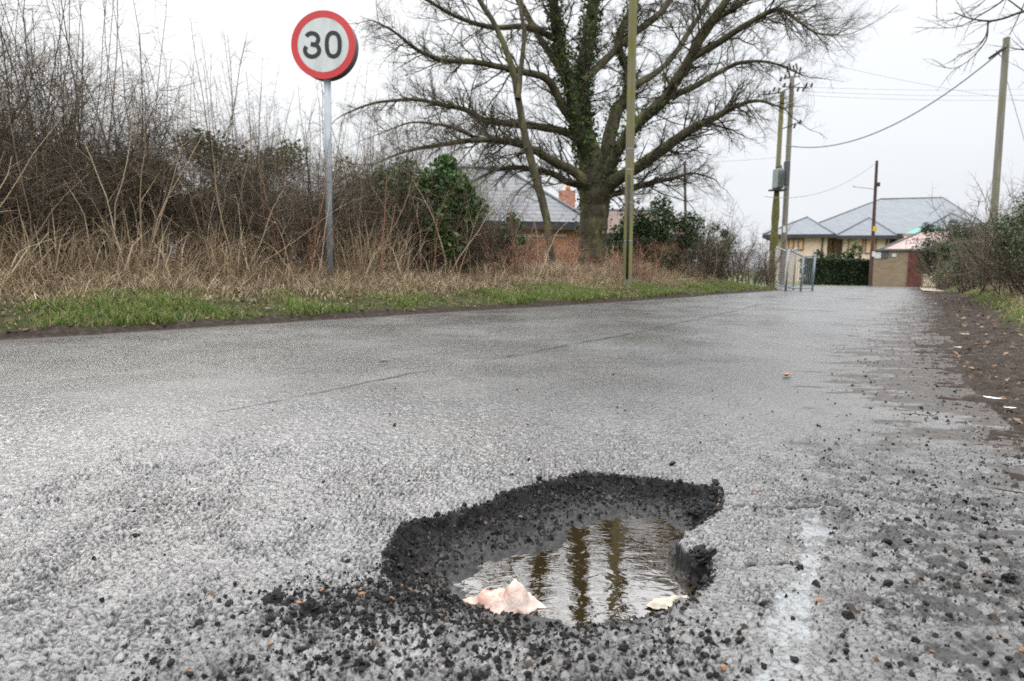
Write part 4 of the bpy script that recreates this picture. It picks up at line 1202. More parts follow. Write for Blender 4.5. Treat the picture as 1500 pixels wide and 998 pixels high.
# right-hand hedge
srub(1560, 352, 9.8, 1.0, .8, .82, 7000, .05, M['ivy'], 'ivy grown hedge end at the right edge of the photo', 91, 'hedge', twigs=55, name='right_hedge', hollow=.5)
srub(1535, 350, 13.2, 1.15, 1.3, 1.0, 11000, .055, M['ivy'], 'taller middle length of the ivy grown hedge on the right verge', 92, 'hedge', twigs=55, name='right_hedge', hollow=.5)
srub(1690, 340, 8.4, 1.0, .9, .95, 6000, .05, M['ivy'], 'near length of the ivy grown hedge partly beyond the right edge', 93, 'hedge', twigs=60, name='right_hedge', hollow=.5)
twig_bush(1575, 425, 10.4, .7, 1.7, 18, 'bare twiggy bush growing out of the ivy hedge on the right', 94)
twig_bush(1600, 440, 8.9, .8, 1.8, 18, 'bare twiggy bush at the extreme right above the grass', 95)
srub(1398, 364, 27, 1.45, 1.0, 1.35, 8000, .11, M['conifer'], 'dark conifer bush right of the brown door of the brick hut', 96, name='conifer_bush', twigs=10, aspect=.4)
srub(1412, 382, 22, .95, .8, .80, 4500, .09, M['ivy'], 'clipped green hedge block in front of the dark conifer', 97, name='clipped_hedge', twigs=25)
twig_bush(1405, 418, 24, 1.6, 2.4, 22, 'bare grey bush growing over the dark conifer', 98)
srub(1436, 385, 16.5, .75, .8, .72, 3800, .05, M['ivy'], 'far rounded end of the ivy grown hedge nearest the conifer', 89, 'hedge', twigs=70, name='right_hedge', hollow=.5)
twig_bush(1470, 420, 13.0, 1.0, 1.9, 34, 'bare brown twigs rising through the middle of the right hedge', 101)
twig_bush(1512, 425, 11.2, .8, 1.75, 26, 'bare brown twigs rising through the nearer right hedge', 102)
twig_bush(1430, 418, 17.5, .8, 1.35, 26, 'low bare brown twigs at the far end of the right hedge', 103)
twig_bush(1385, 422, 23, .9, .5, 14, 'low brown scrub at the foot of the conifer beside the track', 99)

# ------------------------------------------------------------------ speed limit sign
M['galv'] = noise_mat('galvanised_steel', (.24, .27, .30), (.36, .39, .42), 5, .45, .15, 60, spec=.5, metal=.35)
M['sign_white'] = noise_mat('sign_white', (.42, .47, .46), (.56, .60, .60), 5, .45, 0, c3=(.61, .64, .64), stretch=(1, 1, .35))
M['sign_red'] = noise_mat('sign_red', (.50, .035, .04), (.58, .05, .055), 3, .45, 0)
M['sign_black'] = noise_mat('sign_black', (.012, .014, .016), (.022, .024, .028), 3, .5, 0)
M['sign_case'] = noise_mat('sign_case', (.06, .065, .07), (.10, .105, .11), 6, .6, .2)
SY = 8.0
base = D(482.5, 409, SY); sc_ = D(473.5, 66, SY)
base.z -= .03
sg = empty('speed_limit_sign', tuple(base), 'round 30 speed limit sign with red rim on a grey steel post', 'road sign')
top = Vector((sc_.x + .035, SY + .09, sc_.z + .2)); 
MB().tube(base - Vector((0, 0, .2)), Vector((base.x - .015 + (sc_.x + .035 - base.x) * .0, SY + .09, sc_.z + .30)), .041, .041, 20).build('post', M['galv'], sg, True)
MB().tube(Vector((base.x, SY + .0, base.z - .2)), Vector((base.x, SY + .0, base.z + .02)), .05, .05, 16).build('post_base', M['galv'], sg, True)
nrm = Vector((.26, -.965, -.12)).normalized()
ca = math.atan2(nrm.y, nrm.x) - R(20)
nrm = Vector((math.cos(ca), math.sin(ca), 0))
ux = Vector((-nrm.y, nrm.x, 0)); uz = Vector((0, 0, 1))
cen = Vector((sc_.x, SY, sc_.z)); RS = .372
def disc(r, z0, z1, n=64, r2=None):
    mb = MB(); mb.tube(cen + nrm * z0, cen + nrm * z1, r, r if r2 is None else r2, n); return mb
disc(RS * .985, -.14, -.004).build('case', M['sign_case'], sg, False, bevel=.004)
disc(RS * .80, .000, .0045).build('face', M['sign_white'], sg)
def ring(r0, r1, z0, z1, n=96):
    mb = MB(); k = n
    for z_ in (z0, z1):
        for r in (r0, r1):
            for i in range(n):
                t = 2 * math.pi * i / n
                mb.v.append(cen + ux * (r * math.cos(t)) + uz * (r * math.sin(t)) + nrm * z_)
    for i in range(n):
        j = (i + 1) % n
        mb.f += [[2 * n + i, 2 * n + j, 3 * n + j, 3 * n + i], [n + i, n + j, j, i], [n + j, n + i, 3 * n + i, 3 * n + j], [i, j, 2 * n + j, 2 * n + i]]
    return mb
ring(RS * .795, RS, -.003, .0065).build('rim', M['sign_red'], sg)
def stroke(pts, w, z0=.005, z1=.008, closed=False):
    mb = MB(); n = len(pts); out = []
    for i, (x, y) in enumerate(pts):
        a = pts[(i - 1) % n] if closed or i > 0 else pts[i]; c_ = pts[(i + 1) % n] if closed or i < n - 1 else pts[i]
        tx, ty = c_[0] - a[0], c_[1] - a[1]; l = math.hypot(tx, ty); tx, ty = tx / l, ty / l
        out.append(((x - ty * w / 2, y + tx * w / 2), (x + ty * w / 2, y - tx * w / 2)))
    for z_ in (z0, z1):
        for o_ in out:
            for (x, y) in o_: mb.v.append(cen + ux * x + uz * y + nrm * z_)
    m_ = 2 * n
    for i in range(n if closed else n - 1):
        j = (i + 1) % n
        a, b_, c_, d_ = 2 * i, 2 * i + 1, 2 * j + 1, 2 * j
        mb.f += [[m_ + a, m_ + b_, m_ + c_, m_ + d_], [a, m_ + a, m_ + d_, d_], [b_, c_, m_ + c_, m_ + b_]]
    if not closed:
        mb.f += [[0, 1, m_ + 1, m_], [2 * n - 2, m_ + 2 * n - 2, m_ + 2 * n - 1, 2 * n - 1]]
    return mb
hh, sw = .150, .046
zero = []
for i in range(48):
    t = 2 * math.pi * i / 48; c_, s_ = math.cos(t), math.sin(t); e_ = .82
    zero.append((.118 + (.098 - sw / 2) * math.copysign(abs(c_) ** e_, c_), (hh - sw / 2) * math.copysign(abs(s_) ** e_, s_)))
zero_mb = stroke(zero, sw, closed=True)
three = []
rt_ = .066; rbm = .073; cx3 = -.128
for i in range(15):
    t = R(150) - R(150 + 70) * i / 14
    three.append((cx3 + rt_ * 1.12 * math.cos(t), hh - sw / 2 - rt_ + rt_ * math.sin(t)))
three.append((cx3 - .014, .010))
th2 = [(cx3 - .014, .010)]
for i in range(22):
    t = R(70) - R(70 + 150) * i / 16
    th2.append((cx3 + rbm * 1.14 * math.cos(t), -(hh - sw / 2) + rbm * .93 + rbm * .93 * math.sin(t)))
t1_ = stroke(three, sw); t2_ = stroke(th2, sw, .005, .0084)
k = len(t1_.v); t1_.v += t2_.v; t1_.f += [[q + k for q in f] for f in t2_.f]
t1_.build('numeral', M['sign_black'], sg)
zero_mb.build('numeral', M['sign_black'], sg)

# ------------------------------------------------------------------ poles and cables
def pole_mat(name, a, bc, top_c, z0, z1):
    m, nt, N, L, b = nodes(name)
    t = N.new('ShaderNodeTexCoord'); mp_ = N.new('ShaderNodeMapping'); mp_.inputs['Scale'].default_value = (14, 14, .8)
    L.new(t.outputs['Object'], mp_.inputs[0])
    n = N.new('ShaderNodeTexNoise'); n.inputs['Scale'].default_value = 1.4; n.inputs['Detail'].default_value = 6
    L.new(mp_.outputs[0], n.inputs['Vector'])
    r = ramp_node(nt, [(.3, a), (.7, bc)]); L.new(n.outputs[0], r.inputs[0])
    n2 = N.new('ShaderNodeTexNoise'); n2.inputs['Scale'].default_value = 1.6; n2.inputs['Detail'].default_value = 4; L.new(t.outputs['Object'], n2.inputs['Vector'])
    r2 = ramp_node(nt, [(z0, (0, 0, 0)), (z1, (1, 1, 1))]); L.new(n2.outputs[0], r2.inputs[0])
    x = N.new('ShaderNodeMix'); x.data_type = 'RGBA'; L.new(r2.outputs[0], x.inputs[0]); L.new(r.outputs[0], x.inputs[6]); x.inputs[7].default_value = (*top_c, 1)
    L.new(x.outputs[2], b.inputs['Base Color']); b.inputs['Roughness'].default_value = .85
    bp_ = N.new('ShaderNodeBump'); bp_.inputs['Strength'].default_value = .5; bp_.inputs['Distance'].default_value = .01; L.new(n.outputs[0], bp_.inputs['Height']); L.new(bp_.outputs[0], b.inputs['Normal'])
    return m
M['moss_pole'] = pole_mat('mossy_timber', (.12, .12, .035), (.21, .20, .07), (.17, .15, .11), .45, .62)
M['grey_pole'] = pole_mat('weathered_timber', (.14, .13, .11), (.26, .24, .20), (.17, .18, .10), .5, .65)
M['brown_pole'] = pole_mat('creosoted_timber', (.05, .026, .022), (.10, .05, .042), (.06, .035, .03), .5, .7)
M['black'] = noise_mat('black_fitting', (.012, .013, .014), (.03, .03, .032), 8, .6, 0)
M['cable'] = noise_mat('cable_sheath', (.16, .17, .18), (.22, .23, .24), 8, .6, 0)
M['white_plate'] = noise_mat('white_plate', (.55, .55, .55), (.68, .68, .67), 8, .5, 0)
M['yellow_plate'] = noise_mat('yellow_plate', (.55, .38, .03), (.62, .45, .06), 8, .5, 0)
M['ceramic'] = noise_mat('brown_ceramic', (.03, .022, .02), (.06, .04, .035), 8, .25, 0)

def pole(name, pb, pt, r0, r1, mat, label):
    root = empty(name, tuple(pb), label, 'pole')
    T = Tubes(); n = 14
    T.add([Vector(pb).lerp(Vector(pt), i / n) - (Vector((0, 0, .2)) if i == 0 else Vector()) for i in range(n + 1)], [r0 + (r1 - r0) * i / n for i in range(n + 1)], 16)
    o = T.build('shaft', mat, root)
    MB().tube(Vector(pt) - Vector((0, 0, .002)), Vector(pt) + Vector((0, 0, .015)), r1, r1 * .85, 16).build('cap', mat, root)
    return root
PY1 = 12.4
pb = D(919, 408, PY1); pt = D(931, -175, PY1)
mp1 = pole('telegraph_pole', pb, pt, .080, .068, M['moss_pole'], 'green mossy wooden pole with black cable guard in front of the oak')
def on(pb, pt, f): return Vector(pb).lerp(Vector(pt), f)
MB().tube(on(pb, pt, .0) + Vector((-.02, -.085, 0)), on(pb, pt, .27) + Vector((-.02, -.082, 0)), .022, .022, 8).build('cable_guard', M['black'], mp1, True)
for f in (.10, .20, .285, .338):
    c_ = on(pb, pt, f); MB().tube(c_ - Vector((0, 0, .008)), c_ + Vector((0, 0, .008)), (.083 - .012 * f), (.083 - .012 * f), 18).build('band', M['galv'], mp1)
for f in (.86, .93):
    MB().box(on(pb, pt, f), (1.1, .09, .09), .6).build('crossarm', M['grey_pole'], mp1)

PY2 = 20.0
pb2 = D(1450, 400, PY2); pb2.z = .2; pb2 = Vector((pb2.x, PY2, .2)); pt2 = D(1474.5, 56, PY2)
rp = pole('telegraph_pole', pb2, pt2, .105, .085, M['grey_pole'], 'grey weathered wooden pole behind the right hand hedge')
cb0 = pt2 + Vector((-.05, -.13, -.25))
def cable(name, pts, r, label, sag=.0, cat='cable', group=None, mat=None):
    a, b_ = Vector(pts[0]), Vector(pts[-1]); P = []
    if len(pts) == 2:
        for i in range(25):
            f = i / 24; p = a.lerp(b_, f); p.z -= sag * 4 * f * (1 - f); P.append(p)
    else: P = [Vector(p) for p in pts]
    T = Tubes(); T.add(P, [r] * len(P), 5)
    o = T.build(name, mat or M['cable'], None, tuple(a))
    return tag(o, label, cat, group)
MB().tube(cb0 + Vector((-.08, 0, -.06)), cb0 + Vector((-.42, .1, -.32)), .045, .03, 8).build('cable_clamp', M['black'], rp, True)
MB().tube(pt2 + Vector((-.11, 0, -.5)), pt2 + Vector((-.28, -.02, -.35)), .012, .012, 6).build('bracket', M['black'], rp)
UY = 28.0
ub1 = D(1130, 417, UY); ut1 = D(1146, 135, UY); ub2 = D(1145, 417, UY + .3); ut2 = D(1160.5, 112, UY + .3)
cable('overhead_cable', [cb0, D(1151, 213, UY)], .022, 'thick sagging cable between grey right pole and twin transformer poles', .95)
cable('overhead_cable', [pt2 + Vector((0, -.1, .05)), D(1530, -70, 12.0)], .014, 'cable rising from top of the grey right pole out of the picture', .1)
cable('stay_wire', [pt2 + Vector((.06, 0, -1.0)), Vector((pt2.x + 2.0, 19.5, .2))], .008, 'thin stay wire slanting down right of the grey pole', .0)
hp = empty('transformer_poles', tuple(ub1), 'pair of tall wooden poles carrying a grey green transformer', 'power pole')
for a, b_, r0, r1, nm in ((ub1, ut1, .11, .085, M['moss_pole']), (ub2, ut2, .12, .09, M['grey_pole'])):
    T = Tubes(); T.add([Vector(a) - Vector((0, 0, .2))] + [Vector(a).lerp(Vector(b_), i / 8) for i in range(1, 9)], [r0 + (r1 - r0) * i / 8 for i in range(9)], 12)
    T.build('pole', nm, hp)
M['moss_sleeve'] = noise_mat('ivy_moss', (.06, .055, .015), (.16, .15, .05), 9, .9, .9, 20, bdist=.05)
T = Tubes(); T.add([on(ub1, ut1, f) for f in (.02, .12, .22, .3, .36, .42, .5)], [.16, .14, .17, .13, .16, .14, .10], 9); T.build('moss_growth', M['moss_sleeve'], hp)
M['transformer'] = noise_mat('transformer_paint', (.16, .19, .18), (.22, .25, .235), 4, .5, .1)
tc_ = D(1140, 262, UY - .12)
tr_ = MB().box(tc_, (.30, .40, .78), .2).build('transformer', M['transformer'], hp, bevel=.04)
fins = MB()
for k in range(7): fins.box(tc_ + Vector((-.12 + .04 * k, -.24, -.02)), (.012, .08, .62))
fins.build('cooling_fins', M['transformer'], tr_)
for k in (-1, 0, 1):
    MB().tube(tc_ + Vector((.10 * k, 0, .38)), tc_ + Vector((.10 * k, 0, .54)), .035, .02, 8).build('bushing', M['ceramic'], tr_, True)
MB().box(tc_ + Vector((0, 0, -.45)), (.55, .45, .06), .2).build('bracket', M['black'], hp)
MB().box(D(1152, 254, UY - .1), (.16, .25, .95), .1).build('switch_box', M['sign_case'], hp, bevel=.02)
def insul(p, h=.20, r=.055, d=Vector((0, 0, 1))):
    mb = MB()
    for k in range(4):
        a = Vector(p) + d * (h * k / 4); mb.tube(a, a + d * (h / 4 * .9), r, r * .45, 8)
    return mb.build('insulator', M['ceramic'], hp, True)
for (x0, y0, x1, y1, yy) in ((1117, 139, 1150, 135, UY), (1146, 127, 1185, 129, UY + .3), (1148, 115, 1172, 112, UY + .3), (1143, 190, 1173, 178, UY + .2), (1140, 137, 1172, 122, UY + .1)):
    a, b_ = D(x0, y0, yy), D(x1, y1, yy)
    MB().tube(a, b_, .022, .022, 6).build('crossarm', M['black'], hp)
for (x0, y0) in ((1118, 139), (1126, 139), (1133, 134), (1140, 135), (1148, 128), (1156, 128), (1180, 128), (1188, 128), (1168, 134), (1176, 134), (1163, 188), (1171, 182), (1143, 119), (1149, 116)):
    insul(D(x0, y0, UY + .1), .18, .05, Vector((.3, 0, 1)).normalized())
for (x0, y0) in ((1153, 106), (1158, 102), (1163, 105), (1168, 102), (1171, 108), (1164, 111), (1157, 113)):
    insul(D(x0, y0, UY + .4), .26, .05, Vector((random.uniform(-.3, .3), 0, 1)).normalized())
for k in range(3):
    f = .0
    a = D(1166 + 4 * k, 110, UY + .3); b_ = D(1172 + 3 * k, 185 - 6 * k, UY + .2); mid = D(1200 + 5 * k, 140 + 5 * k, UY)
    P = [a.lerp(mid, t).lerp(mid.lerp(b_, t), t) for t in [i / 12 for i in range(13)]]
    T = Tubes(); T.add(P, [.007] * 13, 4); T.build('jumper_lead', M['cable'], hp)
MB().box(D(1149, 336, UY - .1), (.10, .02, .26)).build('notice', M['white_plate'], hp)
MB().box(D(1137, 405, UY - .3), (.10, .02, .16)).build('notice', M['yellow_plate'], hp)
cable('power_line', [D(1188, 128, UY), D(1700, 117, 40)], .006, 'upper thin power line running right from the transformer poles', .3, group='thin power lines')
cable('power_line', [D(1176, 134, UY), D(1700, 128, 40)], .006, 'middle thin power line running right from the transformer poles', .3, group='thin power lines')
cable('power_line', [D(1183, 140, UY), D(1700, 136, 40)], .006, 'lowest thin power line running right from the transformer poles', .3, group='thin power lines')
cable('power_line', [D(1090, 60, 30), D(1500, 148, 24)], .005, 'faint line slanting down rightwards above the thick cable', .2)
# brown pole by the hut
bb = D(1275, 417, 31.5); bt = D(1284.5, 236, 31.5)
bpz = pole('service_pole', bb, bt, .085, .06, M['brown_pole'], 'slim dark brown pole standing left of the brick hut')
MB().box(on(bb, bt, .455) + Vector((0, -.13, 0)), (.17, .03, .22)).build('band', M['yellow_plate'], bpz)
MB().box(on(bb, bt, .25) + Vector((0, -.15, 0)), (.13, .03, .24)).build('notice', M['white_plate'], bpz)
MB().box(on(bb, bt, .81) + Vector((.05, -.14, 0)), (.12, .10, .18)).build('junction_box', M['black'], bpz, bevel=.01)
mbk = MB(); a = on(bb, bt, .775); b_ = D(1252, 274, 31.5); mbk.tube(a, b_, .014, .012, 6)
mbk.tube(b_, b_ + Vector((-.10, 0, .05)), .022, .01, 6)
mbk.build('wire_arm', M['grey_pole'], bpz)
cable('service_wire', [bt - Vector((0, 0, .05)), D(1120, 288, 26)], .010, 'thin wire sagging left from the top of the dark brown pole', .55)
b5 = D(1005, 395, 29); t5 = D(1003, 238, 29)
fp = pole('service_pole', b5, t5, .06, .05, M['brown_pole'], 'thin reddish brown pole rising behind the scrub right of the oak')
MB().tube(t5 + Vector((-.15, 0, -.1)), t5 + Vector((.15, 0, -.1)), .02, .02, 6).build('crossarm', M['black'], fp)
cable('service_wire', [t5, D(1146, 230, 28)], .006, 'hair thin wire from the reddish brown pole to the transformer poles', .05)

# ------------------------------------------------------------------ galvanised railings at the bend
M['rail'] = noise_mat('galvanised_rail', (.17, .20, .22), (.27, .31, .34), 5, .5, 0, metal=.1)
GYr = 20.0
def railing(posts, heights, label, Ys):
    root = empty('railing', tuple(D(posts[0][0], 420, Ys[0])), label, 'railing', 'galvanised railings at the bend')
    feet = []
    for (x0, h), Y in zip(posts, Ys):
        b_ = Vector((D(x0, 420, Y).x, Y, float(zg(Y)) - .05)); t_ = Vector((b_.x + h * .03, Y, b_.z + .05 + h))
        MB().tube(b_, t_, .026, .026, 10).build('post', M['rail'], root, True)
        feet.append((b_, t_))
    for (b0, t0_), (b1, t1) in zip(feet[:-1], feet[1:]):
        MB().tube(t0_ - Vector((0, 0, .03)), t1 - Vector((0, 0, .03)), .02, .02, 8).build('rail', M['rail'], root, True)
        MB().tube(b0.lerp(t0_, .12), b1.lerp(t1, .12), .02, .02, 8).build('rail', M['rail'], root, True)
        bars = MB()
        for k in range(1, 6):
            f = k / 6
            bars.tube(b0.lerp(b1, f) + Vector((0, 0, .16)), t0_.lerp(t1, f) - Vector((0, 0, .05)), .007, .007, 6)
        bars.build('infill_bars', M['rail'], root)
    return root
railing([(1133, 1.32), (1151, 1.1), (1162, 1.25)], 0, 'taller galvanised railing around the foot of the twin poles', [21.5, 19.6, 20.6])
railing([(1151, 1.12), (1173, .95), (1190, 1.02)], 0, 'lower galvanised railing nearest the lane at the bend', [18.3, 18.6, 19.3])
rl = MB().tube(Vector((D(1106, 400, 20).x, 20, -.05)), Vector((D(1106, 400, 20).x + .02, 20, 1.02)), .03, .03, 8).build('steel_post', M['rail'], None, True, tuple(D(1106, 415, 20)))
tag(rl, 'single thin steel post standing in the scrub left of the railings', 'post')

# ------------------------------------------------------------------ brick hut
M['hut_brick'] = brick_mat('hut_brick', (.21, .15, .095), (.29, .215, .145), (.26, .22, .17))
M['red_door'] = noise_mat('brown_red_door', (.10, .028, .022), (.15, .045, .035), 6, .6, .2)
M['roof_felt'] = noise_mat('roof_edge', (.08, .09, .08), (.13, .14, .13), 4, .7, .1)
PHI[0] = R(29)
HY = 37.0
a = D(1274, 418, HY); b_ = D(1352, 418, HY); zt = D(1310, 368, HY).z; zb = -.26
hut = empty('brick_hut', ((a.x + b_.x) / 2, HY + 1.2, zb), 'small flat roofed brick hut with a brown red door beside the lane', 'hut')
MB().box(((a.x + b_.x) / 2, HY + 1.25, (zb + zt) / 2), (b_.x - a.x, 2.5, zt - zb)).build('wall', M['hut_brick'], hut)
MB().box(((a.x + b_.x) / 2, HY + 1.25, zt + .05), (b_.x - a.x + .2, 2.7, .10)).build('roof', M['roof_felt'], hut, bevel=.01)
d1 = D(1329, 400, HY); d2 = D(1350, 400, HY)
dz0 = zb + .12; dz1 = zt - .06
door = MB().box(((d1.x + d2.x) / 2, HY - .02, (dz0 + dz1) / 2), (d2.x - d1.x, .06, dz1 - dz0)).build('door', M['red_door'], hut, bevel=.01)
MB().box((d1.x + .10, HY - .065, (dz0 + dz1) / 2), (.04, .05, .12)).build('handle', M['black'], door)
lines = MB()
for k in range(1, 5): lines.box((d1.x + (d2.x - d1.x) * k / 5, HY - .052, (dz0 + dz1) / 2), (.012, .006, dz1 - dz0 - .04))
lines.build('board_joints', M['black'], door)
for x0, w in ((1283, .26), (1293, .30), (1307, .18)):
    MB().box(D(x0 + 3, 374, HY - .02), (w, .03, .30 if w > .2 else .16)).build('notice', M['white_plate'] if x0 != 1293 else M['sign_case'], hut)
turn(hut)
PHI[0] = 0.0
# clipped hedge before the bungalow
def box_hedge(x0, x1, Y, ytop, n, mat, label, depth=1.0, ls=.12, cat='hedge'):
    a = D(x0, 400, Y); b_ = D(x1, 400, Y); z0 = float(zg(Y)); z1 = D((x0 + x1) / 2, ytop, Y).z
    root = empty('clipped_hedge', ((a.x + b_.x) / 2, Y, z0), label, cat)
    P = np.stack([U(a.x, b_.x, n), Y + depth * (RNG.random(n) - .5), z0 + (z1 - z0) * RNG.random(n)], 1)
    f = RNG.integers(0, 3, n)
    P[:, 1] = np.where(f == 0, Y - depth / 2 + .12 * RNG.random(n), P[:, 1])
    P[:, 2] = np.where(f == 1, z1 - .15 * RNG.random(n) + .18 * (fbm(P[:, 0] * 1.3, P[:, 1], 5, 3) - .4), P[:, 2])
    P[:, 1] += .12 * (fbm(P[:, 0] * 1.5, P[:, 2] * 1.5, 9, 3) - .5)
    leaves('foliage', P, U(.6, 1.4, n) * ls, mat, root, .2, .7)
    T = Tubes(); rg = random.Random(4)
    for k in range(int((b_.x - a.x) / .35)):
        grow(T, (a.x + .35 * k + .1, Y + rg.uniform(-.2, .2), z0 - .05), (rg.gauss(0, .1), rg.gauss(0, .1), 1), (z1 - z0) * .95, .02, 2, rg, .05, .15, 5, .4)
    T.build('stems', M['thorn'], root)
    return root
box_hedge(1176, 1277, 34.5, 381, 14000, M['conifer'], 'dark green clipped hedge left of the brick hut')
for k, (x_, y_, rr_) in enumerate(((1200, 372, .35), (1252, 366, .5), (1240, 376, .4), (1218, 374, .3))):
    srub(x_, y_ + 6, 35.8, rr_, rr_, rr_ * 1.3, 500, .13, M['laurel'] if k % 2 else M['conifer'], ['leftmost small shrub showing above the clipped hedge', 'tallest pointed shrub above the clipped hedge', 'small shrub left of the tallest one above the clipped hedge', 'second small shrub from the left above the clipped hedge'][k], 120 + k, name='garden_shrub', twigs=4)

# ------------------------------------------------------------------ bungalow behind the hedge
M['slate'] = noise_mat('blue_grey_slate', (.13, .155, .18), (.18, .205, .23), 1.2, .55, .2, 14)
def tile_mat(name, c1, c2, gap):
    m = brick_mat(name, c1, c2, gap, 1.0)
    br = [n for n in m.node_tree.nodes if n.type == 'TEX_BRICK'][0]
    br.inputs['Brick Width'].default_value = .30; br.inputs['Row Height'].default_value = .16; br.inputs['Mortar Size'].default_value = .018
    m.node_tree.nodes['Principled BSDF'].inputs['Roughness'].default_value = .5
    return m
M['slate'] = tile_mat('blue_grey_slate', (.085, .105, .13), (.125, .148, .172), (.05, .055, .06))
M['ridge'] = noise_mat('ridge_tile', (.07, .08, .095), (.10, .11, .13), 3, .6, 0)
M['cream_wall'] = noise_mat('cream_brick', (.60, .465, .355), (.72, .575, .45), 2, .85, .1, 30)
M['brown_frame'] = noise_mat('brown_window_frame', (.16, .10, .075), (.21, .14, .11), 5, .5, 0)
M['blind'] = noise_mat('peach_boarding', (.62, .40, .24), (.72, .50, .32), 2, .6, 0)
M['fascia'] = noise_mat('dark_fascia', (.03, .03, .035), (.05, .05, .055), 5, .5, 0)
BY = 57.0
PHI[0] = R(26)
bung = empty('bungalow', tuple(D(1230, 400, BY + 3)), 'long cream walled building with a blue grey hipped slate roof', 'building')
def bx(x0, x1, Y0, Y1, z0, z1, name, mat, par):
    return MB().box(((x0 + x1) / 2, (Y0 + Y1) / 2, (z0 + z1) / 2), (x1 - x0, Y1 - Y0, z1 - z0)).build(name, mat, par)
gz = -.75
ze = D(1200, 344, BY).z
def hip(x0, x1, Y0, Y1, ze_, zr, rx0, rx1, ry0, ry1, name='roof', mat=None, par=None, th=.12, ov=.5):
    x0 -= ov; x1 += ov; Y0 -= ov; Y1 += ov
    A, B, Cc, Dd = (x0, Y0, ze_), (x1, Y0, ze_), (x1, Y1, ze_), (x0, Y1, ze_)
    E, F_ = (rx0, ry0, zr), (rx1, ry1, zr)
    mb = MB()
    if ry0 == ry1:   # ridge along x
        mb.slab([A, B, F_, E], th).slab([B, Cc, F_], th).slab([Cc, Dd, E, F_], th).slab([Dd, A, E], th)
    else:            # ridge along y: E front, F back
        mb.slab([A, B, E], th).slab([B, Cc, F_, E], th).slab([Cc, Dd, F_], th).slab([Dd, A, E, F_], th)
    o = mb.build(name, mat or M['slate'], par or bung)
    rb = MB()
    hips = [(A, E), (B, F_), (Cc, F_), (Dd, E), (E, F_)] if ry0 == ry1 else [(A, E), (B, E), (Cc, F_), (Dd, F_), (E, F_)]
    for p, q in hips: rb.tube(Vector(p) + Vector((0, 0, .03)), Vector(q) + Vector((0, 0, .01)), .055, .055, 6)
    rb.build('ridge_tiles', M['ridge'], o)
    g = MB()
    for p, q in ((A, B), (B, Cc), (Cc, Dd), (Dd, A)):
        c_ = (Vector(p) + Vector(q)) / 2; dv = Vector(q) - Vector(p)
        g.box(c_ - Vector((0, 0, .16)), (abs(dv.x) + .1 if abs(dv.x) > .1 else .12, abs(dv.y) + .1 if abs(dv.y) > .1 else .12, .22))
    g.build('gutter', M['fascia'], o)
    return o
X = lambda px_, Y: D(px_, 380, Y).x
# main block
mY0, mY1 = BY + 2.6, BY + 20
bx(X(1165, mY0), X(1440, mY0), mY0, mY1, gz, ze + .1, 'wall', M['cream_wall'], bung)
rz = D(1330, 291, BY + 13).z
hip(X(1165, mY0), X(1445, mY0), mY0, mY1, ze + .15, rz, X(1283, BY + 13), X(1374, BY + 13), BY + 13, BY + 13)
# left wing
w0, w1 = X(1127, BY), X(1210, BY)
bx(w0, w1, BY, BY + 9, gz, ze, 'wall', M['cream_wall'], bung)
hip(w0, w1, BY, BY + 14, ze + .02, D(1190, 319, BY + 5).z, (w0 + w1) / 2 + .3, (w0 + w1) / 2 + .3, BY + 4.2, BY + 10)
# middle wing
v0, v1 = X(1233, BY + 1), X(1300, BY + 1)
bx(v0, v1, BY + 1, BY + 9, gz, ze - .05, 'wall', M['cream_wall'], bung)
hip(v0, v1, BY + 1, BY + 12, ze - .04, D(1283, 319, BY + 4.5).z, (v0 + v1) / 2 + .2, (v0 + v1) / 2 + .2, BY + 4.5, BY + 9)
# right wing
r0_, r1_ = X(1345, BY + 2), X(1450, BY + 2)
bx(r0_, r1_, BY + 2, BY + 9, gz, ze - .03, 'wall', M['cream_wall'], bung)
hip(r0_, r1_, BY + 2, BY + 12, ze + .01, D(1400, 312, BY + 5).z, (r0_ + r1_) / 2, (r0_ + r1_) / 2, BY + 5.5, BY + 9)
def window(px0, px1, py0, py1, Y, panes, par=None, fill=None):
    a = D(px0, py0, Y); b_ = D(px1, py1, Y)
    c_ = (a + b_) / 2; w = b_.x - a.x; h = a.z - b_.z
    fr_ = MB(); t = .09
    fr_.box((c_.x, Y - .03, a.z - t / 2), (w, .08, t)).box((c_.x, Y - .03, b_.z + t / 2), (w, .08, t))
    for k in range(panes + 1):
        fr_.box((a.x + t / 2 + (w - t) * k / panes, Y - .035, c_.z), (t, .07, h - 2 * t))
    f = fr_.build('window', M['brown_frame'], par or bung)
    MB().box((c_.x, Y - .012, c_.z), (w - .02, .03, h - .02)).build('pane', fill or M['blind'], f)
    return f
window(1148, 1177, 350, 367, BY, 4)
window(1220, 1229, 350, 388, mY0, 1)
window(1243, 1264, 348, 372, BY + 1, 2)
window(1268, 1283, 348, 372, BY + 1, 1)
window(1304, 1313, 342, 362, mY0, 1, fill=M['fascia'])
for px_, Y in ((1206, BY), (1231, BY + 1), (1300, BY + 1)):
    c_ = D(px_, 345, Y); MB().tube((c_.x, Y - .12, ze - .1), (c_.x - .12, Y - .1, gz), .06, .06, 8).build('downpipe', M['fascia'], bung)

turn(bung)
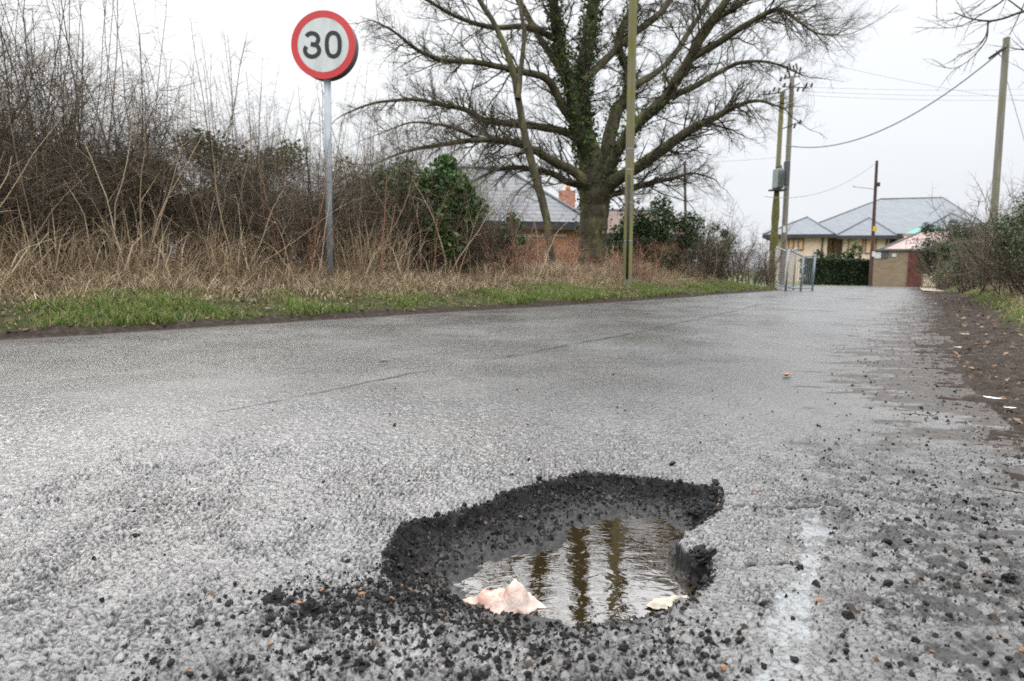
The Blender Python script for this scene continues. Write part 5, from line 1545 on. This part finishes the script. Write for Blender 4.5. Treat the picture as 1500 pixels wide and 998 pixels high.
# pink tiled outbuilding with green sheeting
M['pink_tile'] = tile_mat('pinkish_tile', (.30, .20, .18), (.40, .29, .26), (.22, .18, .17))
M['green_sheet'] = noise_mat('green_sheeting', (.05, .24, .17), (.09, .32, .24), 3, .6, .1)
ob = empty('outbuilding', tuple(D(1340, 400, 44)), 'low outbuilding with a pinkish tiled roof behind the brick hut', 'building')
o0, o1 = X(1298, 43), X(1378, 43)
bx(o0, o1, 43, 47, float(zg(43)) - .2, D(1330, 366, 43).z, 'wall', M['cream_wall'], ob)
hip(o0, o1, 43, 47, D(1330, 366, 43).z, D(1360, 337, 45).z, X(1352, 45), X(1392, 45), 45, 45, mat=M['pink_tile'], par=ob, ov=.3)
gs = D(1350, 336, 48.5)
gsh = empty('sheeted_roof', tuple(Vector((gs.x, 49, -.3))), 'small roof covered in bright green sheeting beside the conifer', 'building')
gx0, gx1 = X(1326, 48.5), X(1372, 48.5)
bx(gx0, gx1, 48.5, 51, -.6, D(1350, 343, 48.5).z, 'wall', M['cream_wall'], gsh)
MB().slab([(gx0 - .2, 48.2, D(1350, 343, 48.2).z), (gx1 + .2, 48.2, D(1350, 343, 48.2).z), (gx1 + .2, 51, D(1350, 331, 50).z), (gx0 + .9, 51, D(1350, 331, 50).z)], .1).build('sheeting', M['green_sheet'], gsh)
MB().box(((gx0 + gx1) / 2, 48.15, D(1350, 344, 48.2).z), (gx1 - gx0 + .5, .08, .16)).build('fascia', M['pink_tile'], gsh)

turn(ob); turn(gsh)
PHI[0] = 0.0
# ------------------------------------------------------------------ brick house behind the slim tree
M['house_brick'] = brick_mat('orange_brick', (.42, .17, .075), (.52, .24, .11), (.40, .33, .26))
M['house_slate'] = tile_mat('grey_slate', (.09, .10, .115), (.145, .155, .17), (.045, .05, .055))
hs_ = empty('brick_house', tuple(D(760, 395, 24)), 'brick bungalow with a grey slate hipped roof behind the hedge', 'house')
KY = 24.0
h0, h1 = X(655, KY), X(852, KY)
zeh = D(760, 325, KY).z; gzh = float(zg(KY)) - .2
bx(h0, h1, KY, KY + 7, gzh, zeh, 'wall', M['house_brick'], hs_)
bung_save = bung
ro = hip(h0, h1, KY, KY + 7, zeh, D(730, 247, KY + 3.5).z, X(640, KY + 3.5), X(738, KY + 3.5), KY + 3.5, KY + 3.5, mat=M['house_slate'], par=hs_, ov=.35)
M['lintel'] = noise_mat('pale_lintel', (.55, .52, .48), (.66, .63, .58), 5, .7, 0)
for px0, px1 in ((741, 797), (812, 830)):
    a = D(px0, 345, KY); b_ = D(px1, 345, KY)
    MB().box(((a.x + b_.x) / 2, KY - .03, a.z), (b_.x - a.x, .08, .09)).build('lintel', M['lintel'], hs_)
window(690, 722, 341, 368, KY, 2, hs_, M['fascia'])
# chimney of the house next door
cY = 31.0
M['chim'] = brick_mat('chimney_brick', (.40, .15, .09), (.50, .22, .13), (.36, .30, .25))
nh = empty('neighbour_house', tuple(D(880, 395, cY)), 'house with brown tiled roof and brick chimney behind the oak', 'house')
M['brown_tile'] = noise_mat('brown_roof_tile', (.10, .068, .055), (.15, .105, .085), 3, .8, .3, 14)
n0, n1 = X(815, cY), X(1006, cY)
zn = D(900, 342, cY).z
bx(n0, n1, cY, cY + 6, gzh, zn, 'wall', M['house_brick'], nh)
nr_ = hip(n0, n1, cY, cY + 6, zn, D(930, 309, cY + 3).z, X(840, cY + 3), X(975, cY + 3), cY + 3, cY + 3, mat=M['brown_tile'], par=nh, ov=.3)
cc_ = D(830, 297, cY + 2.5)
ch = MB().box((cc_.x, cY + 2.5, cc_.z - .6), (.78, .6, 2.3)).build('chimney', M['chim'], nr_)
MB().tube((cc_.x + .05, cY + 2.5, cc_.z + .55), (cc_.x + .05, cY + 2.5, cc_.z + .86), .13, .10, 12).build('chimney_pot', M['house_brick'], ch, True)

# ------------------------------------------------------------------ small things on the road and the mud
M['leaf_brown'] = noise_mat('brown_leaf', (.16, .075, .035), (.28, .14, .07), 40, .6, .3, 100, bdist=.003)
M['scrap'] = noise_mat('white_scrap', (.50, .50, .48), (.72, .72, .70), 30, .6, .3, 100, bdist=.003)
def scrap(name, px_, py_, w, mat, label, cat, verge=False, curl=.25, group=None):
    p = GT(px_, py_)
    z0 = road_z(p.x, p.y)
    if verge: z0 = max(z0, .03)
    rg = random.Random(int(px_ * 7 + py_))
    n = 9; mb = MB(); a0 = rg.uniform(0, 6.28)
    for j in range(3):
        for i in range(n):
            u = i / (n - 1) * 2 - 1; wv = (1 - abs(u) ** 1.7) * .5 * w * (.75 + .25 * rg.random()) + .001
            x = u * w; y = (j - 1) * wv
            zz = curl * w * (u * u * .6 + abs(j - 1) * .5 * (1 - u * u)) + .06 * w * rg.random()
            mb.v.append(Vector((p.x + x * math.cos(a0) - y * math.sin(a0), p.y + x * math.sin(a0) + y * math.cos(a0), z0 + .006 + zz)))
    for j in range(2):
        for i in range(n - 1): mb.f.append([j * n + i, j * n + i + 1, (j + 1) * n + i + 1, (j + 1) * n + i])
    o = mb.build(name, mat, None, True, (p.x, p.y, z0))
    so = o.modifiers.new('thickness', 'SOLIDIFY'); so.thickness = .0012
    return tag(o, label, cat, group)
scrap('fallen_leaf', 1152, 553, .040, M['leaf_brown'], 'curled brown leaf lying alone on the open road', 'leaf', curl=.5)
scrap('fallen_leaf', 563, 530, .03, M['leaf_brown'], 'tiny brown leaf on the far side of the road near the verge', 'leaf')
scrap('fallen_leaf', 948, 460, .05, M['leaf_brown'], 'small pale brown leaf far up the road near the seam', 'leaf')
scrap('litter_scrap', 1367, 449, .06, M['scrap'], 'white scrap of litter farthest up the muddy edge', 'litter', True)
scrap('litter_scrap', 1412, 497, .035, M['scrap'], 'thin white scrap halfway along the muddy edge', 'litter', True)
scrap('litter_scrap', 1402, 518, .035, M['scrap'], 'yellowish white round scrap just below the thin scrap on the mud', 'litter', True)
scrap('litter_scrap', 427, 466, .04, M['scrap'], 'white scrap of litter on the soil by the left verge', 'litter', True)
scrap('litter_scrap', 1452, 598, .03, M['scrap'], 'small grey white scrap on the mud near the right edge', 'litter', True)
scrap('litter_scrap', 1478, 613, .02, M['scrap'], 'tiny white scrap farthest right on the mud', 'litter', True)
# dead twigs lying on the mud
for k in range(26):
    rg = random.Random(500 + k)
    s_ = rg.uniform(7.6, 15); q_ = rg.uniform(-.35, .5)
    x_, y_ = [float(v) for v in ER.xy(np.array(s_), np.array(q_))]
    z_ = road_z(x_, y_) if q_ < 0 else float(vz_right(np.array(s_), np.array(q_))[2])
    a0 = rg.uniform(-.5, .5); Ln = rg.uniform(.05, .2); P = []
    for i in range(6):
        P.append(Vector((x_ + Ln * i / 5 * math.cos(a0), y_ + Ln * i / 5 * math.sin(a0) + rg.gauss(0, .006), z_ + .008 + rg.uniform(0, .006))))
    T = Tubes(); T.add(P, [.0016, .0016, .0015, .0013, .001, .0005], 5)
    tag(T.build('fallen_twig', M['thorn'], None, (x_, y_, z_)), 'thin dark twig lying on the muddy right edge of the road', 'twig', 'twigs on the muddy edge')
